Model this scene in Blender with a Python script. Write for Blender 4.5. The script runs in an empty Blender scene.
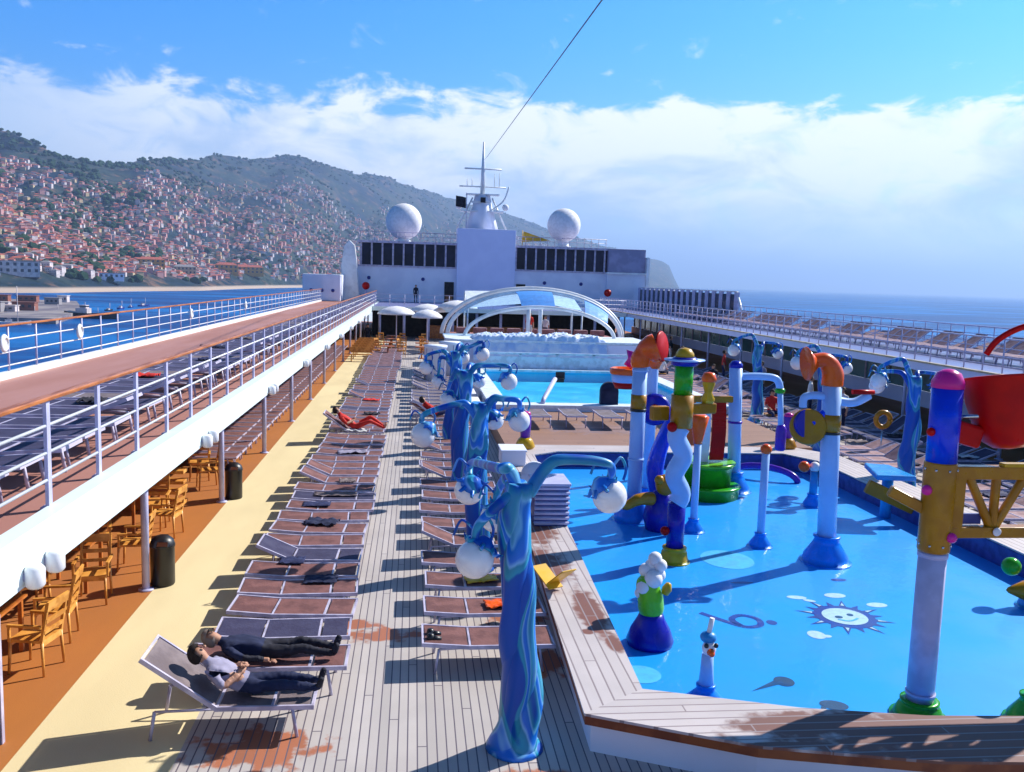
import bpy, bmesh, math, random
from mathutils import Vector, Matrix, noise
random.seed(7)
R = math.radians
scene = bpy.context.scene
col = scene.collection

# ---------------------------------------------------------------- camera, world, sun, exposure
cam_d = bpy.data.cameras.new('camera'); cam = bpy.data.objects.new('camera', cam_d); col.objects.link(cam)
M3 = Matrix(((0.993592070203426, -0.017478455089262764, -0.11166602722655988),
             (-0.10875744907369715, 0.12109076804081745, -0.9866655173696237),
             (0.030767113934400143, 0.9924875462709734, 0.11841391471094125)))
cam.matrix_world = Matrix.Translation((0, 0, 5.0)) @ M3.to_4x4()
cam_d.sensor_width = 36; cam_d.lens = 880 / 1024 * 36
cam_d.clip_start = 0.05; cam_d.clip_end = 60000
scene.camera = cam
SUN_EL, SUN_AZ = 38.0, 61.6            # azimuth clockwise from +Y
sl = bpy.data.lights.new('sun', 'SUN'); sl.energy = 5.0; sl.angle = R(0.55); sl.color = (1.0, 0.95, 0.87)
so = bpy.data.objects.new('sun', sl); col.objects.link(so)
sd = Vector((math.sin(R(SUN_AZ)) * math.cos(R(SUN_EL)), math.cos(R(SUN_AZ)) * math.cos(R(SUN_EL)), math.sin(R(SUN_EL))))
so.rotation_euler = sd.to_track_quat('Z', 'Y').to_euler()
vs = scene.view_settings
vs.view_transform = 'Standard'; vs.look = 'None'; vs.gamma = 1; vs.exposure = 0.68; vs.use_curve_mapping = False

w = bpy.data.worlds.new('World'); scene.world = w; w.use_nodes = True
nt = w.node_tree; nt.nodes.clear()
def N(t, tp, **k):
    n = t.nodes.new(tp)
    for a, b in k.items():
        if a.startswith('_'): n.inputs[a[1:].replace('__', ' ')].default_value = b
        else: setattr(n, a, b)
    return n
def L(t, a, b): t.links.new(a, b)
def math_n(t, op, a, b=None, clamp=False):
    n = t.nodes.new('ShaderNodeMath'); n.operation = op; n.use_clamp = clamp
    for i, v in enumerate((a, b)):
        if v is None: continue
        if isinstance(v, (int, float)): n.inputs[i].default_value = v
        else: t.links.new(v, n.inputs[i])
    return n.outputs[0]
def maprange(t, v, a, b, c=0.0, d=1.0, smooth=True):
    n = t.nodes.new('ShaderNodeMapRange'); n.interpolation_type = 'SMOOTHSTEP' if smooth else 'LINEAR'
    t.links.new(v, n.inputs[0])
    for i, x in enumerate((a, b, c, d)): n.inputs[i + 1].default_value = x
    return n.outputs[0]
def mixc(t, f, a, b, mode='MIX'):
    n = t.nodes.new('ShaderNodeMix'); n.data_type = 'RGBA'; n.blend_type = mode
    for i, v in ((0, f), (6, a), (7, b)):
        if isinstance(v, (int, float)): n.inputs[i].default_value = v
        elif isinstance(v, tuple): n.inputs[i].default_value = (*v, 1) if len(v) == 3 else v
        else: t.links.new(v, n.inputs[i])
    return n.outputs[2]
sky = N(nt, 'ShaderNodeTexSky', sky_type='NISHITA', sun_disc=False)
sky.sun_elevation = R(SUN_EL); sky.sun_rotation = R(SUN_AZ); sky.air_density = 1.0; sky.dust_density = 0.6; sky.ozone_density = 2.2
tc = N(nt, 'ShaderNodeTexCoord'); sep = N(nt, 'ShaderNodeSeparateXYZ'); L(nt, tc.outputs['Generated'], sep.inputs[0])
az_ = math_n(nt, 'ARCTAN2', sep.outputs[0], sep.outputs[1]); el_ = math_n(nt, 'ARCSINE', sep.outputs[2])
def cloud(scx, scy, off, det=7, rough=.58, dist=.6):
    cx = N(nt, 'ShaderNodeCombineXYZ')
    L(nt, math_n(nt, 'MULTIPLY', az_, scx), cx.inputs[0]); L(nt, math_n(nt, 'MULTIPLY', el_, scy), cx.inputs[1]); cx.inputs[2].default_value = off
    n = N(nt, 'ShaderNodeTexNoise'); n.inputs['Scale'].default_value = 1; n.inputs['Detail'].default_value = det
    n.inputs['Roughness'].default_value = rough; n.inputs['Distortion'].default_value = dist
    L(nt, cx.outputs[0], n.inputs['Vector']); return n.outputs[0]
n1 = cloud(7.0, 15.0, 3.3); n2 = cloud(16.0, 34.0, 9.1); n3 = cloud(2.2, 9.0, 1.7, 4)
# the cloud bank: its top edge wanders with the azimuth, the billows cut it
edge = math_n(nt, 'ADD', math_n(nt, 'MULTIPLY', math_n(nt, 'SUBTRACT', n2, .5), .07), math_n(nt, 'ADD', math_n(nt, 'MULTIPLY', math_n(nt, 'SUBTRACT', n1, .5), .10), math_n(nt, 'MULTIPLY', math_n(nt, 'SUBTRACT', n3, .5), .04)))
elw = math_n(nt, 'SUBTRACT', el_, edge)
bank = maprange(nt, elw, .200, .180)
bank = math_n(nt, 'MULTIPLY', bank, maprange(nt, n2, .22, .50, .55, 1.0))
lowfade = maprange(nt, el_, .015, .11, .55, 1.0)
bank = math_n(nt, 'MULTIPLY', math_n(nt, 'MULTIPLY', bank, lowfade), maprange(nt, az_, -.62, -.15, .5, 1.0))
wisps = math_n(nt, 'MULTIPLY', maprange(nt, n2, .60, .76, 0, .6), maprange(nt, el_, .34, .2))
mask = math_n(nt, 'MAXIMUM', bank, wisps, clamp=True)
shade = math_n(nt, 'MULTIPLY', maprange(nt, az_, -.55, -.12, .35, 1.0), maprange(nt, math_n(nt, 'ADD', n1, math_n(nt, 'MULTIPLY', el_, 1.7)), .50, .80))
ccol = mixc(nt, shade, (5.2, 6.8, 9.2), (10.0, 10.4, 10.8))
satsky = N(nt, 'ShaderNodeHueSaturation'); satsky.inputs['Saturation'].default_value = 1.35; satsky.inputs['Value'].default_value = 1.25
L(nt, sky.outputs[0], satsky.inputs['Color'])
skyc = mixc(nt, 1.0, satsky.outputs[0], mixc(nt, maprange(nt, el_, .05, .30), (.72, .92, 1.25), (.22, .98, 1.5)), 'MULTIPLY')
skyc = mixc(nt, 1.0, skyc, mixc(nt, maprange(nt, el_, .34, .7), (1, 1, 1), (.50, .36, .27)), 'MULTIPLY')
bg = N(nt, 'ShaderNodeBackground'); bg.inputs[1].default_value = 0.076
L(nt, mixc(nt, mask, skyc, ccol), bg.inputs[0])
wo = N(nt, 'ShaderNodeOutputWorld'); L(nt, bg.outputs[0], wo.inputs[0])

# ---------------------------------------------------------------- materials
def mat(name, c, rough=.6, c2=None, scale=4.0, metal=0.0, bump=0.0, lo=.4, hi=.6, coat=0.0, spec=.5, stretch=(1, 1, 1)):
    m = bpy.data.materials.new(name); m.use_nodes = True; t = m.node_tree; p = t.nodes['Principled BSDF']
    p.inputs['Roughness'].default_value = rough; p.inputs['Metallic'].default_value = metal
    p.inputs['Coat Weight'].default_value = coat; p.inputs['Specular IOR Level'].default_value = spec
    if c2 is None: c2 = tuple(x * .80 for x in c)
    tc = N(t, 'ShaderNodeTexCoord'); mp = N(t, 'ShaderNodeMapping'); mp.inputs['Scale'].default_value = stretch
    L(t, tc.outputs['Object'], mp.inputs[0])
    n = N(t, 'ShaderNodeTexNoise'); n.inputs['Scale'].default_value = scale; n.inputs['Detail'].default_value = 5
    L(t, mp.outputs[0], n.inputs['Vector'])
    f = maprange(t, n.outputs[0], lo, hi)
    L(t, mixc(t, f, c, c2), p.inputs['Base Color'])
    L(t, maprange(t, n.outputs[0], .3, .7, max(0, rough - .08), min(1, rough + .12)), p.inputs['Roughness'])
    if bump:
        b = N(t, 'ShaderNodeBump'); b.inputs['Strength'].default_value = bump; b.inputs['Distance'].default_value = .02
        n5 = N(t, 'ShaderNodeTexNoise'); n5.inputs['Scale'].default_value = scale * 7; L(t, mp.outputs[0], n5.inputs['Vector'])
        L(t, n5.outputs[0], b.inputs['Height']); L(t, b.outputs[0], p.inputs['Normal'])
    return m
MT = {}
def mk(k, *a, **kw): MT[k] = mat(k, *a, **kw)
mk('white_paint', (.80, .82, .84), .35, (.66, .68, .70), scale=1.3)
mk('beam_white', (.74, .84, .86), .4, (.64, .76, .78), scale=.7, lo=.35, hi=.7)
mk('rail_lavender', (.50, .50, .72), .4, (.42, .42, .62))
mk('wall_lavender', (.66, .71, .95), .55, (.62, .67, .91), scale=.6)
mk('wall_pale', (.74, .78, .90), .55, (.67, .71, .84), scale=.6)
mk('wood_rail', (.50, .17, .04), .35, (.30, .09, .02), scale=3, stretch=(6, .6, 6))
mk('wood_chair', (.72, .34, .07), .4, (.50, .20, .03), scale=6)
mk('wood_table', (.50, .16, .03), .35, (.36, .10, .02), scale=5)
mk('bin_black', (.012, .012, .016), .35)
mk('fabric_brown', (.19, .075, .068), .8, (.12, .045, .045), scale=3, bump=.3)
mk('fabric_blue', (.035, .032, .085), .8, (.025, .022, .07), scale=3, bump=.3)
mk('fabric_grey', (.18, .14, .15), .8, (.13, .10, .11), scale=3, bump=.3)
mk('fabric_pink', (.34, .20, .21), .8, (.24, .13, .14), scale=3, bump=.3)
mk('frame_white', (.52, .48, .62), .4, (.36, .33, .45))
mk('glass_dark', (.005, .008, .03), .12, (.015, .02, .06), scale=.4, spec=.18)
mk('teal_glass', (.06, .17, .20), .2, (.09, .24, .27), scale=.5)
mk('dark_recess', (.012, .009, .012), .7)
mk('chrome', (.55, .57, .62), .2, metal=1.0)
mk('globe_white', (.82, .82, .84), .22, (.76, .76, .80), coat=.3)
mk('toy_white', (.36, .56, .90), .28, (.31, .50, .84), coat=.08, spec=.3, scale=1.5)
mk('toy_blue', (.0, .045, .75), .25, (.0, .035, .6), coat=.08, spec=.3)
mk('toy_navy', (.01, .012, .36), .25, (.008, .01, .28), coat=.08, spec=.3)
mk('toy_azure', (.0, .22, .85), .3, (.0, .18, .72), coat=.08, spec=.3)
mk('toy_cyan', (.02, .30, .70), .3, (.02, .24, .60), coat=.08, spec=.3)
mk('toy_yellow', (.58, .36, .008), .28, (.50, .29, .008), coat=.08, spec=.3)
mk('toy_mustard', (.42, .19, .006), .3, (.36, .15, .005), coat=.08, spec=.3)
mk('toy_orange', (.85, .12, .008), .25, (.78, .09, .006), coat=.08, spec=.3)
mk('toy_red', (.50, .003, .003), .35, (.42, .003, .003), spec=.15)
mk('toy_green', (.03, .36, .012), .25, (.02, .28, .01), coat=.08, spec=.3)
mk('toy_lime', (.16, .52, .02), .25, (.12, .44, .02), coat=.08, spec=.3)
mk('toy_pink', (.70, .02, .30), .25, (.58, .015, .24), coat=.08, spec=.3)
mk('toy_purple', (.10, .02, .40), .25, coat=.08, spec=.3)
mk('sign_yellow', (.80, .45, .02), .4)
mk('umbrella_white', (.80, .80, .84), .7, (.7, .7, .74))
mk('canopy_blue', (.06, .30, .78), .6, (.05, .25, .68))
mk('canopy_white', (.72, .80, .90), .6)
mk('froth', (.70, .78, .92), .5, (.45, .60, .88), scale=2, bump=.5)
mk('skin', (.50, .26, .17), .55, (.44, .22, .14)); mk('shirt_grey', (.30, .28, .40), .85); mk('denim', (.012, .02, .09), .85)
mk('cloth_black', (.012, .012, .025), .85); mk('cloth_navy', (.007, .014, .06), .85); mk('cloth_red', (.65, .02, .01), .8, (.5, .015, .01))
mk('hair_dark', (.02, .012, .01), .8); mk('hair_grey', (.25, .2, .17), .8); mk('cloth_white', (.7, .7, .72), .8)
mk('hull_white', (.72, .75, .8), .4); mk('ship_black', (.01, .012, .02), .4)
MT['wood_trim'] = mat('wood_trim', (.28, .075, .02), .5, (.18, .04, .012), scale=3)
mk('orange_wall', (.42, .14, .03), .6, (.28, .08, .02))
mk('hedge', (.03, .07, .03), .8, (.05, .1, .03)); 
mk('pier_stone', (.30, .26, .25), .8, (.14, .12, .15), scale=.05)

# tree lamp: marbled blues swirling round the trunk
def swirl_mat():
    m = bpy.data.materials.new('marbled_blue'); m.use_nodes = True; t = m.node_tree; p = t.nodes['Principled BSDF']
    tc = N(t, 'ShaderNodeTexCoord'); mp = N(t, 'ShaderNodeMapping'); mp.inputs['Scale'].default_value = (1, 1, .8)
    L(t, tc.outputs['Object'], mp.inputs[0])
    mp.inputs['Scale'].default_value = (1.3, 1.3, .62)
    wv = N(t, 'ShaderNodeTexNoise'); wv.inputs['Scale'].default_value = 1.15; wv.inputs['Distortion'].default_value = 1.1; wv.inputs['Detail'].default_value = .6
    L(t, mp.outputs[0], wv.inputs['Vector'])
    cr = N(t, 'ShaderNodeValToRGB'); e = cr.color_ramp; e.elements[0].position = .33; e.elements[0].color = (.0, .07, .42, 1)
    e.elements[1].position = .70; e.elements[1].color = (.01, .10, .20, 1)
    for ps, c in ((.40, (.0, .08, .42, 1)), (.42, (.02, .30, .48, 1)), (.46, (.02, .24, .42, 1)), (.475, (.18, .46, .80, 1)), (.495, (.02, .17, .70, 1)), (.54, (.0, .15, .58, 1)), (.555, (.14, .42, .70, 1)), (.575, (.02, .24, .40, 1)), (.62, (.0, .05, .42, 1))):
        x = e.elements.new(ps); x.color = c
    L(t, wv.outputs[0], cr.inputs[0]); L(t, cr.outputs[0], p.inputs['Base Color'])
    p.inputs['Roughness'].default_value = .38; p.inputs['Specular IOR Level'].default_value = .3
    return m
MT['marbled_blue'] = swirl_mat()

def deck_mat(name, plank, seam, w_, patches=(), axis=0, dark=(.30, .08, .02), length=5.5, var=.10, amp=2.6):
    """teak planks along Y (axis 0 = seams at steps of X), with bare oiled patches at fixed places"""
    m = bpy.data.materials.new(name); m.use_nodes = True; t = m.node_tree; p = t.nodes['Principled BSDF']
    g = N(t, 'ShaderNodeNewGeometry'); s = N(t, 'ShaderNodeSeparateXYZ'); L(t, g.outputs['Position'], s.inputs[0])
    X, Y = (s.outputs[0], s.outputs[1]) if axis == 0 else (s.outputs[1], s.outputs[0])
    q = math_n(t, 'DIVIDE', X, w_); fr = math_n(t, 'FRACT', q); idx = math_n(t, 'FLOOR', q)
    yo = math_n(t, 'ADD', math_n(t, 'DIVIDE', Y, length), math_n(t, 'MULTIPLY', idx, .37)); yf = math_n(t, 'FRACT', yo); yi = math_n(t, 'FLOOR', yo)
    wn = N(t, 'ShaderNodeTexWhiteNoise', noise_dimensions='2D'); cc = N(t, 'ShaderNodeCombineXYZ'); L(t, idx, cc.inputs[0]); L(t, yi, cc.inputs[1]); L(t, cc.outputs[0], wn.inputs['Vector'])
    nz = N(t, 'ShaderNodeTexNoise'); nz.inputs['Scale'].default_value = 1.1; nz.inputs['Detail'].default_value = 6; L(t, g.outputs['Position'], nz.inputs['Vector'])
    base = mixc(t, maprange(t, wn.outputs[0], 0, 1, 0, 1, False), plank, tuple(x * (1 - var * 2) for x in plank))
    base = mixc(t, maprange(t, nz.outputs[0], .35, .7, 0, .5), base, tuple(x * .72 for x in plank))
    n2 = N(t, 'ShaderNodeTexNoise'); n2.inputs['Scale'].default_value = 4.5; n2.inputs['Detail'].default_value = 4; L(t, g.outputs['Position'], n2.inputs['Vector'])
    pm = None
    for (px, py, rx, ry) in patches:
        dx = math_n(t, 'DIVIDE', math_n(t, 'SUBTRACT', s.outputs[0], px), rx); dy = math_n(t, 'DIVIDE', math_n(t, 'SUBTRACT', s.outputs[1], py), ry)
        d = math_n(t, 'SQRT', math_n(t, 'ADD', math_n(t, 'MULTIPLY', dx, dx), math_n(t, 'MULTIPLY', dy, dy)))
        d = math_n(t, 'ADD', d, math_n(t, 'MULTIPLY', math_n(t, 'SUBTRACT', n2.outputs[0], .5), amp))
        v = maprange(t, d, 1.15, .72, 0, .92)
        pm = v if pm is None else math_n(t, 'MAXIMUM', pm, v)
    if pm is not None: base = mixc(t, pm, base, mixc(t, wn.outputs[0], dark, tuple(x * 1.5 for x in dark)))
    sm = math_n(t, 'LESS_THAN', fr, .14); sm2 = math_n(t, 'LESS_THAN', yf, .008 * 2.2 / length)
    sm = math_n(t, 'MAXIMUM', sm, sm2)
    L(t, mixc(t, sm, base, seam), p.inputs['Base Color'])
    p.inputs['Roughness'].default_value = .62
    b = N(t, 'ShaderNodeBump'); b.inputs['Strength'].default_value = .5; b.inputs['Distance'].default_value = .004
    L(t, math_n(t, 'SUBTRACT', 1, sm), b.inputs['Height']); L(t, b.outputs[0], p.inputs['Normal'])
    return m
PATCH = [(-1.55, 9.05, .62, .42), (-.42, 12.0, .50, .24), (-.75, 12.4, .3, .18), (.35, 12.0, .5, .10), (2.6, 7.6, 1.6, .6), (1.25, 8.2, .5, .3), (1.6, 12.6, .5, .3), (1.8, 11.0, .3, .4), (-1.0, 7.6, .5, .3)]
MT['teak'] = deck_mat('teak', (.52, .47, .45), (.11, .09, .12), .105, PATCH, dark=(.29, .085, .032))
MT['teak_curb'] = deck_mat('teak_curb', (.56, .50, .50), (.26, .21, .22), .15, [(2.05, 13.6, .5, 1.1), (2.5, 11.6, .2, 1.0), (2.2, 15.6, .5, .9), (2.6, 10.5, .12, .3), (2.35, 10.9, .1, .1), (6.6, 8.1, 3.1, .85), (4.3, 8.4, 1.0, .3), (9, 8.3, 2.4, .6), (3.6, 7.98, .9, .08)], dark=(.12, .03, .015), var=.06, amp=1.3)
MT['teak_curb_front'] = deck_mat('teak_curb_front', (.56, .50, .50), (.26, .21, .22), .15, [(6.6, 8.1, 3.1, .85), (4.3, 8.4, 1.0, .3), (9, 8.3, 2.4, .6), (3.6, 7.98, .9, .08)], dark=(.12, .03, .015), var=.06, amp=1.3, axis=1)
MT['teak_far'] = deck_mat('teak_far', (.34, .18, .115), (.15, .08, .06), .2, [(6, 27, 2, .9), (9, 28, 1, .7)], dark=(.22, .14, .14), axis=1)
def surf_mat(name, c, c2, scale, rough, grit=60, bump=.2, streak=(1, 1, 1)):
    m = mat(name, c, rough, c2, scale=scale, bump=0, lo=.3, hi=.7, stretch=streak); t = m.node_tree; p = t.nodes['Principled BSDF']
    g = N(t, 'ShaderNodeNewGeometry'); n = N(t, 'ShaderNodeTexNoise'); n.inputs['Scale'].default_value = grit; L(t, g.outputs['Position'], n.inputs['Vector'])
    b = N(t, 'ShaderNodeBump'); b.inputs['Strength'].default_value = bump; b.inputs['Distance'].default_value = .01
    L(t, n.outputs[0], b.inputs['Height']); L(t, b.outputs[0], p.inputs['Normal']); return m
MT['track_yellow'] = surf_mat('track_yellow', (.74, .62, .36), (.62, .51, .29), .7, .8, streak=(1, .3, 1))
MT['floor_brown'] = surf_mat('floor_brown', (.43, .155, .035), (.35, .12, .027), .8, .6, streak=(1, .3, 1))
MT['floor_pinkish'] = surf_mat('floor_pinkish', (.42, .20, .16), (.34, .15, .12), .8, .6, streak=(1, .2, 1))
MT['floor_lavender'] = surf_mat('floor_lavender', (.20, .22, .42), (.15, .17, .36), .8, .35, streak=(1, .2, 1))
MT['pool_blue'] = surf_mat('pool_blue', (.0, .34, .88), (.0, .28, .80), .55, .5, grit=9, bump=.05)
MT['pool_wall_navy'] = mat('pool_wall_navy', (.03, .05, .28), .4, (.02, .03, .2), scale=5)
MT['decal_pale'] = mat('decal_pale', (.12, .52, .82), .5); MT['decal_white'] = mat('decal_white', (.7, .72, .78), .5, (.6, .6, .7), scale=12)
MT['decal_or_shadow_navy'] = mat('decal_or_shadow_navy', (.01, .03, .32), .5); MT['decal_olive'] = mat('decal_olive', (.01, .05, .16), .5)
MT['farpool'] = mat('farpool', (.02, .50, .80), .4, (.04, .60, .85), scale=.6)

def water_mat(name, tint, rough, bscale, bstr, transp=True):
    m = bpy.data.materials.new(name); m.use_nodes = True; t = m.node_tree; t.nodes.clear()
    g = N(t, 'ShaderNodeNewGeometry'); n = N(t, 'ShaderNodeTexNoise'); n.inputs['Scale'].default_value = bscale; n.inputs['Detail'].default_value = 3; L(t, g.outputs['Position'], n.inputs['Vector'])
    b = N(t, 'ShaderNodeBump'); b.inputs['Strength'].default_value = bstr; b.inputs['Distance'].default_value = .03; L(t, n.outputs[0], b.inputs['Height'])
    lw = N(t, 'ShaderNodeLayerWeight'); L(t, b.outputs[0], lw.inputs[1]); f_ = math_n(t, 'ADD', math_n(t, 'MULTIPLY', math_n(t, 'POWER', lw.outputs['Facing'], 5.0), .45), .012)
    gl = N(t, 'ShaderNodeBsdfGlossy'); gl.inputs['Roughness'].default_value = rough; L(t, b.outputs[0], gl.inputs['Normal'])
    tr = N(t, 'ShaderNodeBsdfTransparent'); tr.inputs[0].default_value = (*tint, 1)
    mx = N(t, 'ShaderNodeMixShader'); L(t, f_, mx.inputs[0]); L(t, tr.outputs[0], mx.inputs[1]); L(t, gl.outputs[0], mx.inputs[2])
    o = N(t, 'ShaderNodeOutputMaterial'); L(t, mx.outputs[0], o.inputs[0]); return m
MT['water_film'] = water_mat('water_film', (.80, .96, 1.0), .04, 5.0, .35)
MT['canopy_film'] = water_mat('canopy_film', (.80, .92, 1.0), .3, 1, 0)
def glass_mat(name, tint):
    m = water_mat(name, tint, .02, 1, 0); return m
MT['clear_glass'] = glass_mat('clear_glass', (.70, .86, .90))
def sea_mat():
    m = bpy.data.materials.new('sea_water'); m.use_nodes = True; t = m.node_tree; p = t.nodes['Principled BSDF']
    g = N(t, 'ShaderNodeNewGeometry'); mp = N(t, 'ShaderNodeMapping'); mp.inputs['Scale'].default_value = (.5, 1.6, 1); mp.inputs['Rotation'].default_value = (0, 0, .25); L(t, g.outputs['Position'], mp.inputs[0])
    a = N(t, 'ShaderNodeTexNoise'); a.inputs['Scale'].default_value = .006; a.inputs['Detail'].default_value = 8; a.inputs['Roughness'].default_value = .62; L(t, mp.outputs[0], a.inputs['Vector'])
    L(t, mixc(t, maprange(t, a.outputs[0], .42, .60), (.0, .045, .20), (.0, .15, .46)), p.inputs['Base Color'])
    n = N(t, 'ShaderNodeTexNoise'); n.inputs['Scale'].default_value = .12; n.inputs['Detail'].default_value = 6; n.inputs['Roughness'].default_value = .7; L(t, mp.outputs[0], n.inputs['Vector'])
    b = N(t, 'ShaderNodeBump'); b.inputs['Strength'].default_value = .6; b.inputs['Distance'].default_value = 1.0; L(t, n.outputs[0], b.inputs['Height']); L(t, b.outputs[0], p.inputs['Normal'])
    p.inputs['Roughness'].default_value = .35; p.inputs['Specular IOR Level'].default_value = .06; return m
MT['sea_water'] = sea_mat()

# ---------------------------------------------------------------- builders
def V(*a): return Vector(a)
class B:
    def __init__(s, mats): s.bm = bmesh.new(); s.mats = mats if isinstance(mats, (list, tuple)) else [mats]; s.mi = 0; s.sm = False
    def m(s, i): s.mi = i; return s
    def _f(s, vs_, smooth=False):
        try: f = s.bm.faces.new(vs_)
        except ValueError: return None
        f.material_index = s.mi; f.smooth = smooth; return f
    def box(s, c, d, rz=0, rx=0, ry=0, smooth=False):
        Mx = Matrix.Translation(c) @ Matrix.Rotation(rz, 4, 'Z') @ Matrix.Rotation(ry, 4, 'Y') @ Matrix.Rotation(rx, 4, 'X')
        v = [s.bm.verts.new(Mx @ V(x * d[0] / 2, y * d[1] / 2, z * d[2] / 2)) for x in (-1, 1) for y in (-1, 1) for z in (-1, 1)]
        for q in ((0, 1, 3, 2), (4, 6, 7, 5), (0, 4, 5, 1), (2, 3, 7, 6), (0, 2, 6, 4), (1, 5, 7, 3)): s._f([v[i] for i in q])
        return s
    def prism(s, poly, z0, z1):
        a = [s.bm.verts.new((x, y, z0)) for x, y in poly]; b = [s.bm.verts.new((x, y, z1)) for x, y in poly]; n = len(poly)
        s._f(b); s._f(a[::-1])
        for i in range(n): s._f([a[i], a[(i + 1) % n], b[(i + 1) % n], b[i]])
        return s
    def poly(s, pts): s._f([s.bm.verts.new(p) for p in pts]); return s
    def tube(s, pts, r, seg=8, cap=True, flat=1.0):
        pts = [Vector(p) for p in pts]; n = len(pts); rs = r if isinstance(r, (list, tuple)) else [r] * n
        rings = []; prev = None
        for i, p in enumerate(pts):
            d = (pts[min(i + 1, n - 1)] - pts[max(i - 1, 0)])
            d = d.normalized() if d.length > 1e-9 else V(0, 0, 1)
            if prev is None:
                u = d.cross(V(0, 0, 1)); 
                if u.length < 1e-3: u = V(1, 0, 0)
            else:
                u = prev - d * prev.dot(d)
                if u.length < 1e-4: u = d.orthogonal()
            u.normalize(); prev = u; v = d.cross(u)
            rings.append([s.bm.verts.new(p + (u * math.cos(2 * math.pi * k / seg) + v * math.sin(2 * math.pi * k / seg) * flat) * rs[i]) for k in range(seg)])
        for a, b in zip(rings, rings[1:]):
            for k in range(seg): s._f([a[k], a[(k + 1) % seg], b[(k + 1) % seg], b[k]], True)
        if cap: s._f(rings[0][::-1]); s._f(rings[-1])
        return s
    def lathe(s, prof, c=(0, 0, 0), seg=16, axis=None):
        Q = Matrix.Translation(c)
        if axis is not None: Q = Q @ Vector(axis).to_track_quat('Z', 'Y').to_matrix().to_4x4()
        rings = []
        for r_, z in prof:
            if r_ < 1e-5: rings.append([s.bm.verts.new(Q @ V(0, 0, z))])
            else: rings.append([s.bm.verts.new(Q @ V(r_ * math.cos(2 * math.pi * k / seg), r_ * math.sin(2 * math.pi * k / seg), z)) for k in range(seg)])
        for a, b in zip(rings, rings[1:]):
            for k in range(seg):
                k2 = (k + 1) % seg
                if len(a) == 1 and len(b) == 1: continue
                if len(a) == 1: s._f([a[0], b[k2], b[k]], True)
                elif len(b) == 1: s._f([a[k], a[k2], b[0]], True)
                else: s._f([a[k], a[k2], b[k2], b[k]], True)
        if len(rings[0]) > 1: s._f(rings[0][::-1])
        if len(rings[-1]) > 1: s._f(rings[-1])
        return s
    def ball(s, c, r, seg=16, rings=10, sc=(1, 1, 1)):
        mi = s.mi; n0 = len(s.bm.faces)
        geo = bmesh.ops.create_uvsphere(s.bm, u_segments=seg, v_segments=rings, radius=r, matrix=Matrix.Translation(c) @ Matrix.Diagonal((*sc, 1)))
        for v in geo['verts']:
            for f in v.link_faces: f.material_index = mi; f.smooth = True
        return s
    def mesh(s, name, origin=(0, 0, 0), bevel=0):
        bmesh.ops.remove_doubles(s.bm, verts=s.bm.verts, dist=1e-6) if False else None
        bmesh.ops.recalc_face_normals(s.bm, faces=s.bm.faces)
        if len(s.bm.faces) == 1:
            s.bm.normal_update(); f0 = list(s.bm.faces)[0]
            if f0.normal.z < 0: f0.normal_flip()
        if any(origin): bmesh.ops.translate(s.bm, verts=s.bm.verts, vec=-Vector(origin))
        me = bpy.data.meshes.new(name); s.bm.to_mesh(me); s.bm.free()
        for m_ in s.mats: me.materials.append(MT[m_])
        return me
ORG = {}
def bevel(o, w_=.01, seg=2):
    md = o.modifiers.new('bevel', 'BEVEL'); md.width = w_; md.segments = seg; md.limit_method = 'ANGLE'; md.angle_limit = R(40); return o
def tag(o, label=None, cat=None, group=None, kind=None):
    if label: o['label'] = label
    if cat: o['category'] = cat
    if group: o['group'] = group
    if kind: o['kind'] = kind
    return o
def thing(name, loc, label, cat, group=None):
    o = bpy.data.objects.new(name, None); col.objects.link(o); o.location = loc; o.empty_display_size = .2
    ORG[o.name] = Vector(loc); return tag(o, label, cat, group)
def part(name, b, parent, label=None, bv=0):
    og = ORG[parent.name]; o = bpy.data.objects.new(name, b.mesh(name, og)); col.objects.link(o); o.parent = parent
    ORG[o.name] = og
    if label: o['label'] = label
    if bv: bevel(o, bv)
    return o
def solo(name, b, loc, label, cat, group=None, kind=None, bv=0):
    o = bpy.data.objects.new(name, b.mesh(name, loc)); col.objects.link(o); o.location = loc; ORG[o.name] = Vector(loc)
    if bv: bevel(o, bv)
    return tag(o, label, cat, group, kind)
def struct(name, b, kind='structure'):
    o = bpy.data.objects.new(name, b.mesh(name)); col.objects.link(o); ORG[o.name] = V(0, 0, 0); o['kind'] = kind; return o
def copy_tree(o, parent=None):
    c = o.copy(); col.objects.link(c)
    if parent: c.parent = parent
    for ch in o.children: copy_tree(ch, c)
    return c
def kill(o):
    for ch in list(o.children): kill(ch)
    bpy.data.objects.remove(o)
def arc(c, r, a0, a1, n, plane='xz'):
    out = []
    for i in range(n + 1):
        a = R(a0 + (a1 - a0) * i / n); x, z = r * math.cos(a), r * math.sin(a)
        out.append(V(c[0] + x, c[1], c[2] + z) if plane == 'xz' else (V(c[0], c[1] + x, c[2] + z) if plane == 'yz' else V(c[0] + x, c[1] + z, c[2])))
    return out
def spline(pts, n=6):
    pts = [Vector(p) for p in pts]; P_ = [pts[0]] + pts + [pts[-1]]; out = []
    for i in range(1, len(P_) - 2):
        a, b, c, d = P_[i - 1:i + 3]
        for k in range(n):
            t = k / n; out.append(.5 * ((2 * b) + (c - a) * t + (2 * a - 5 * b + 4 * c - d) * t * t + (3 * b - a - 3 * c + d) * t ** 3))
    out.append(pts[-1]); return out
HAZE = 1.15e-4
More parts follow.
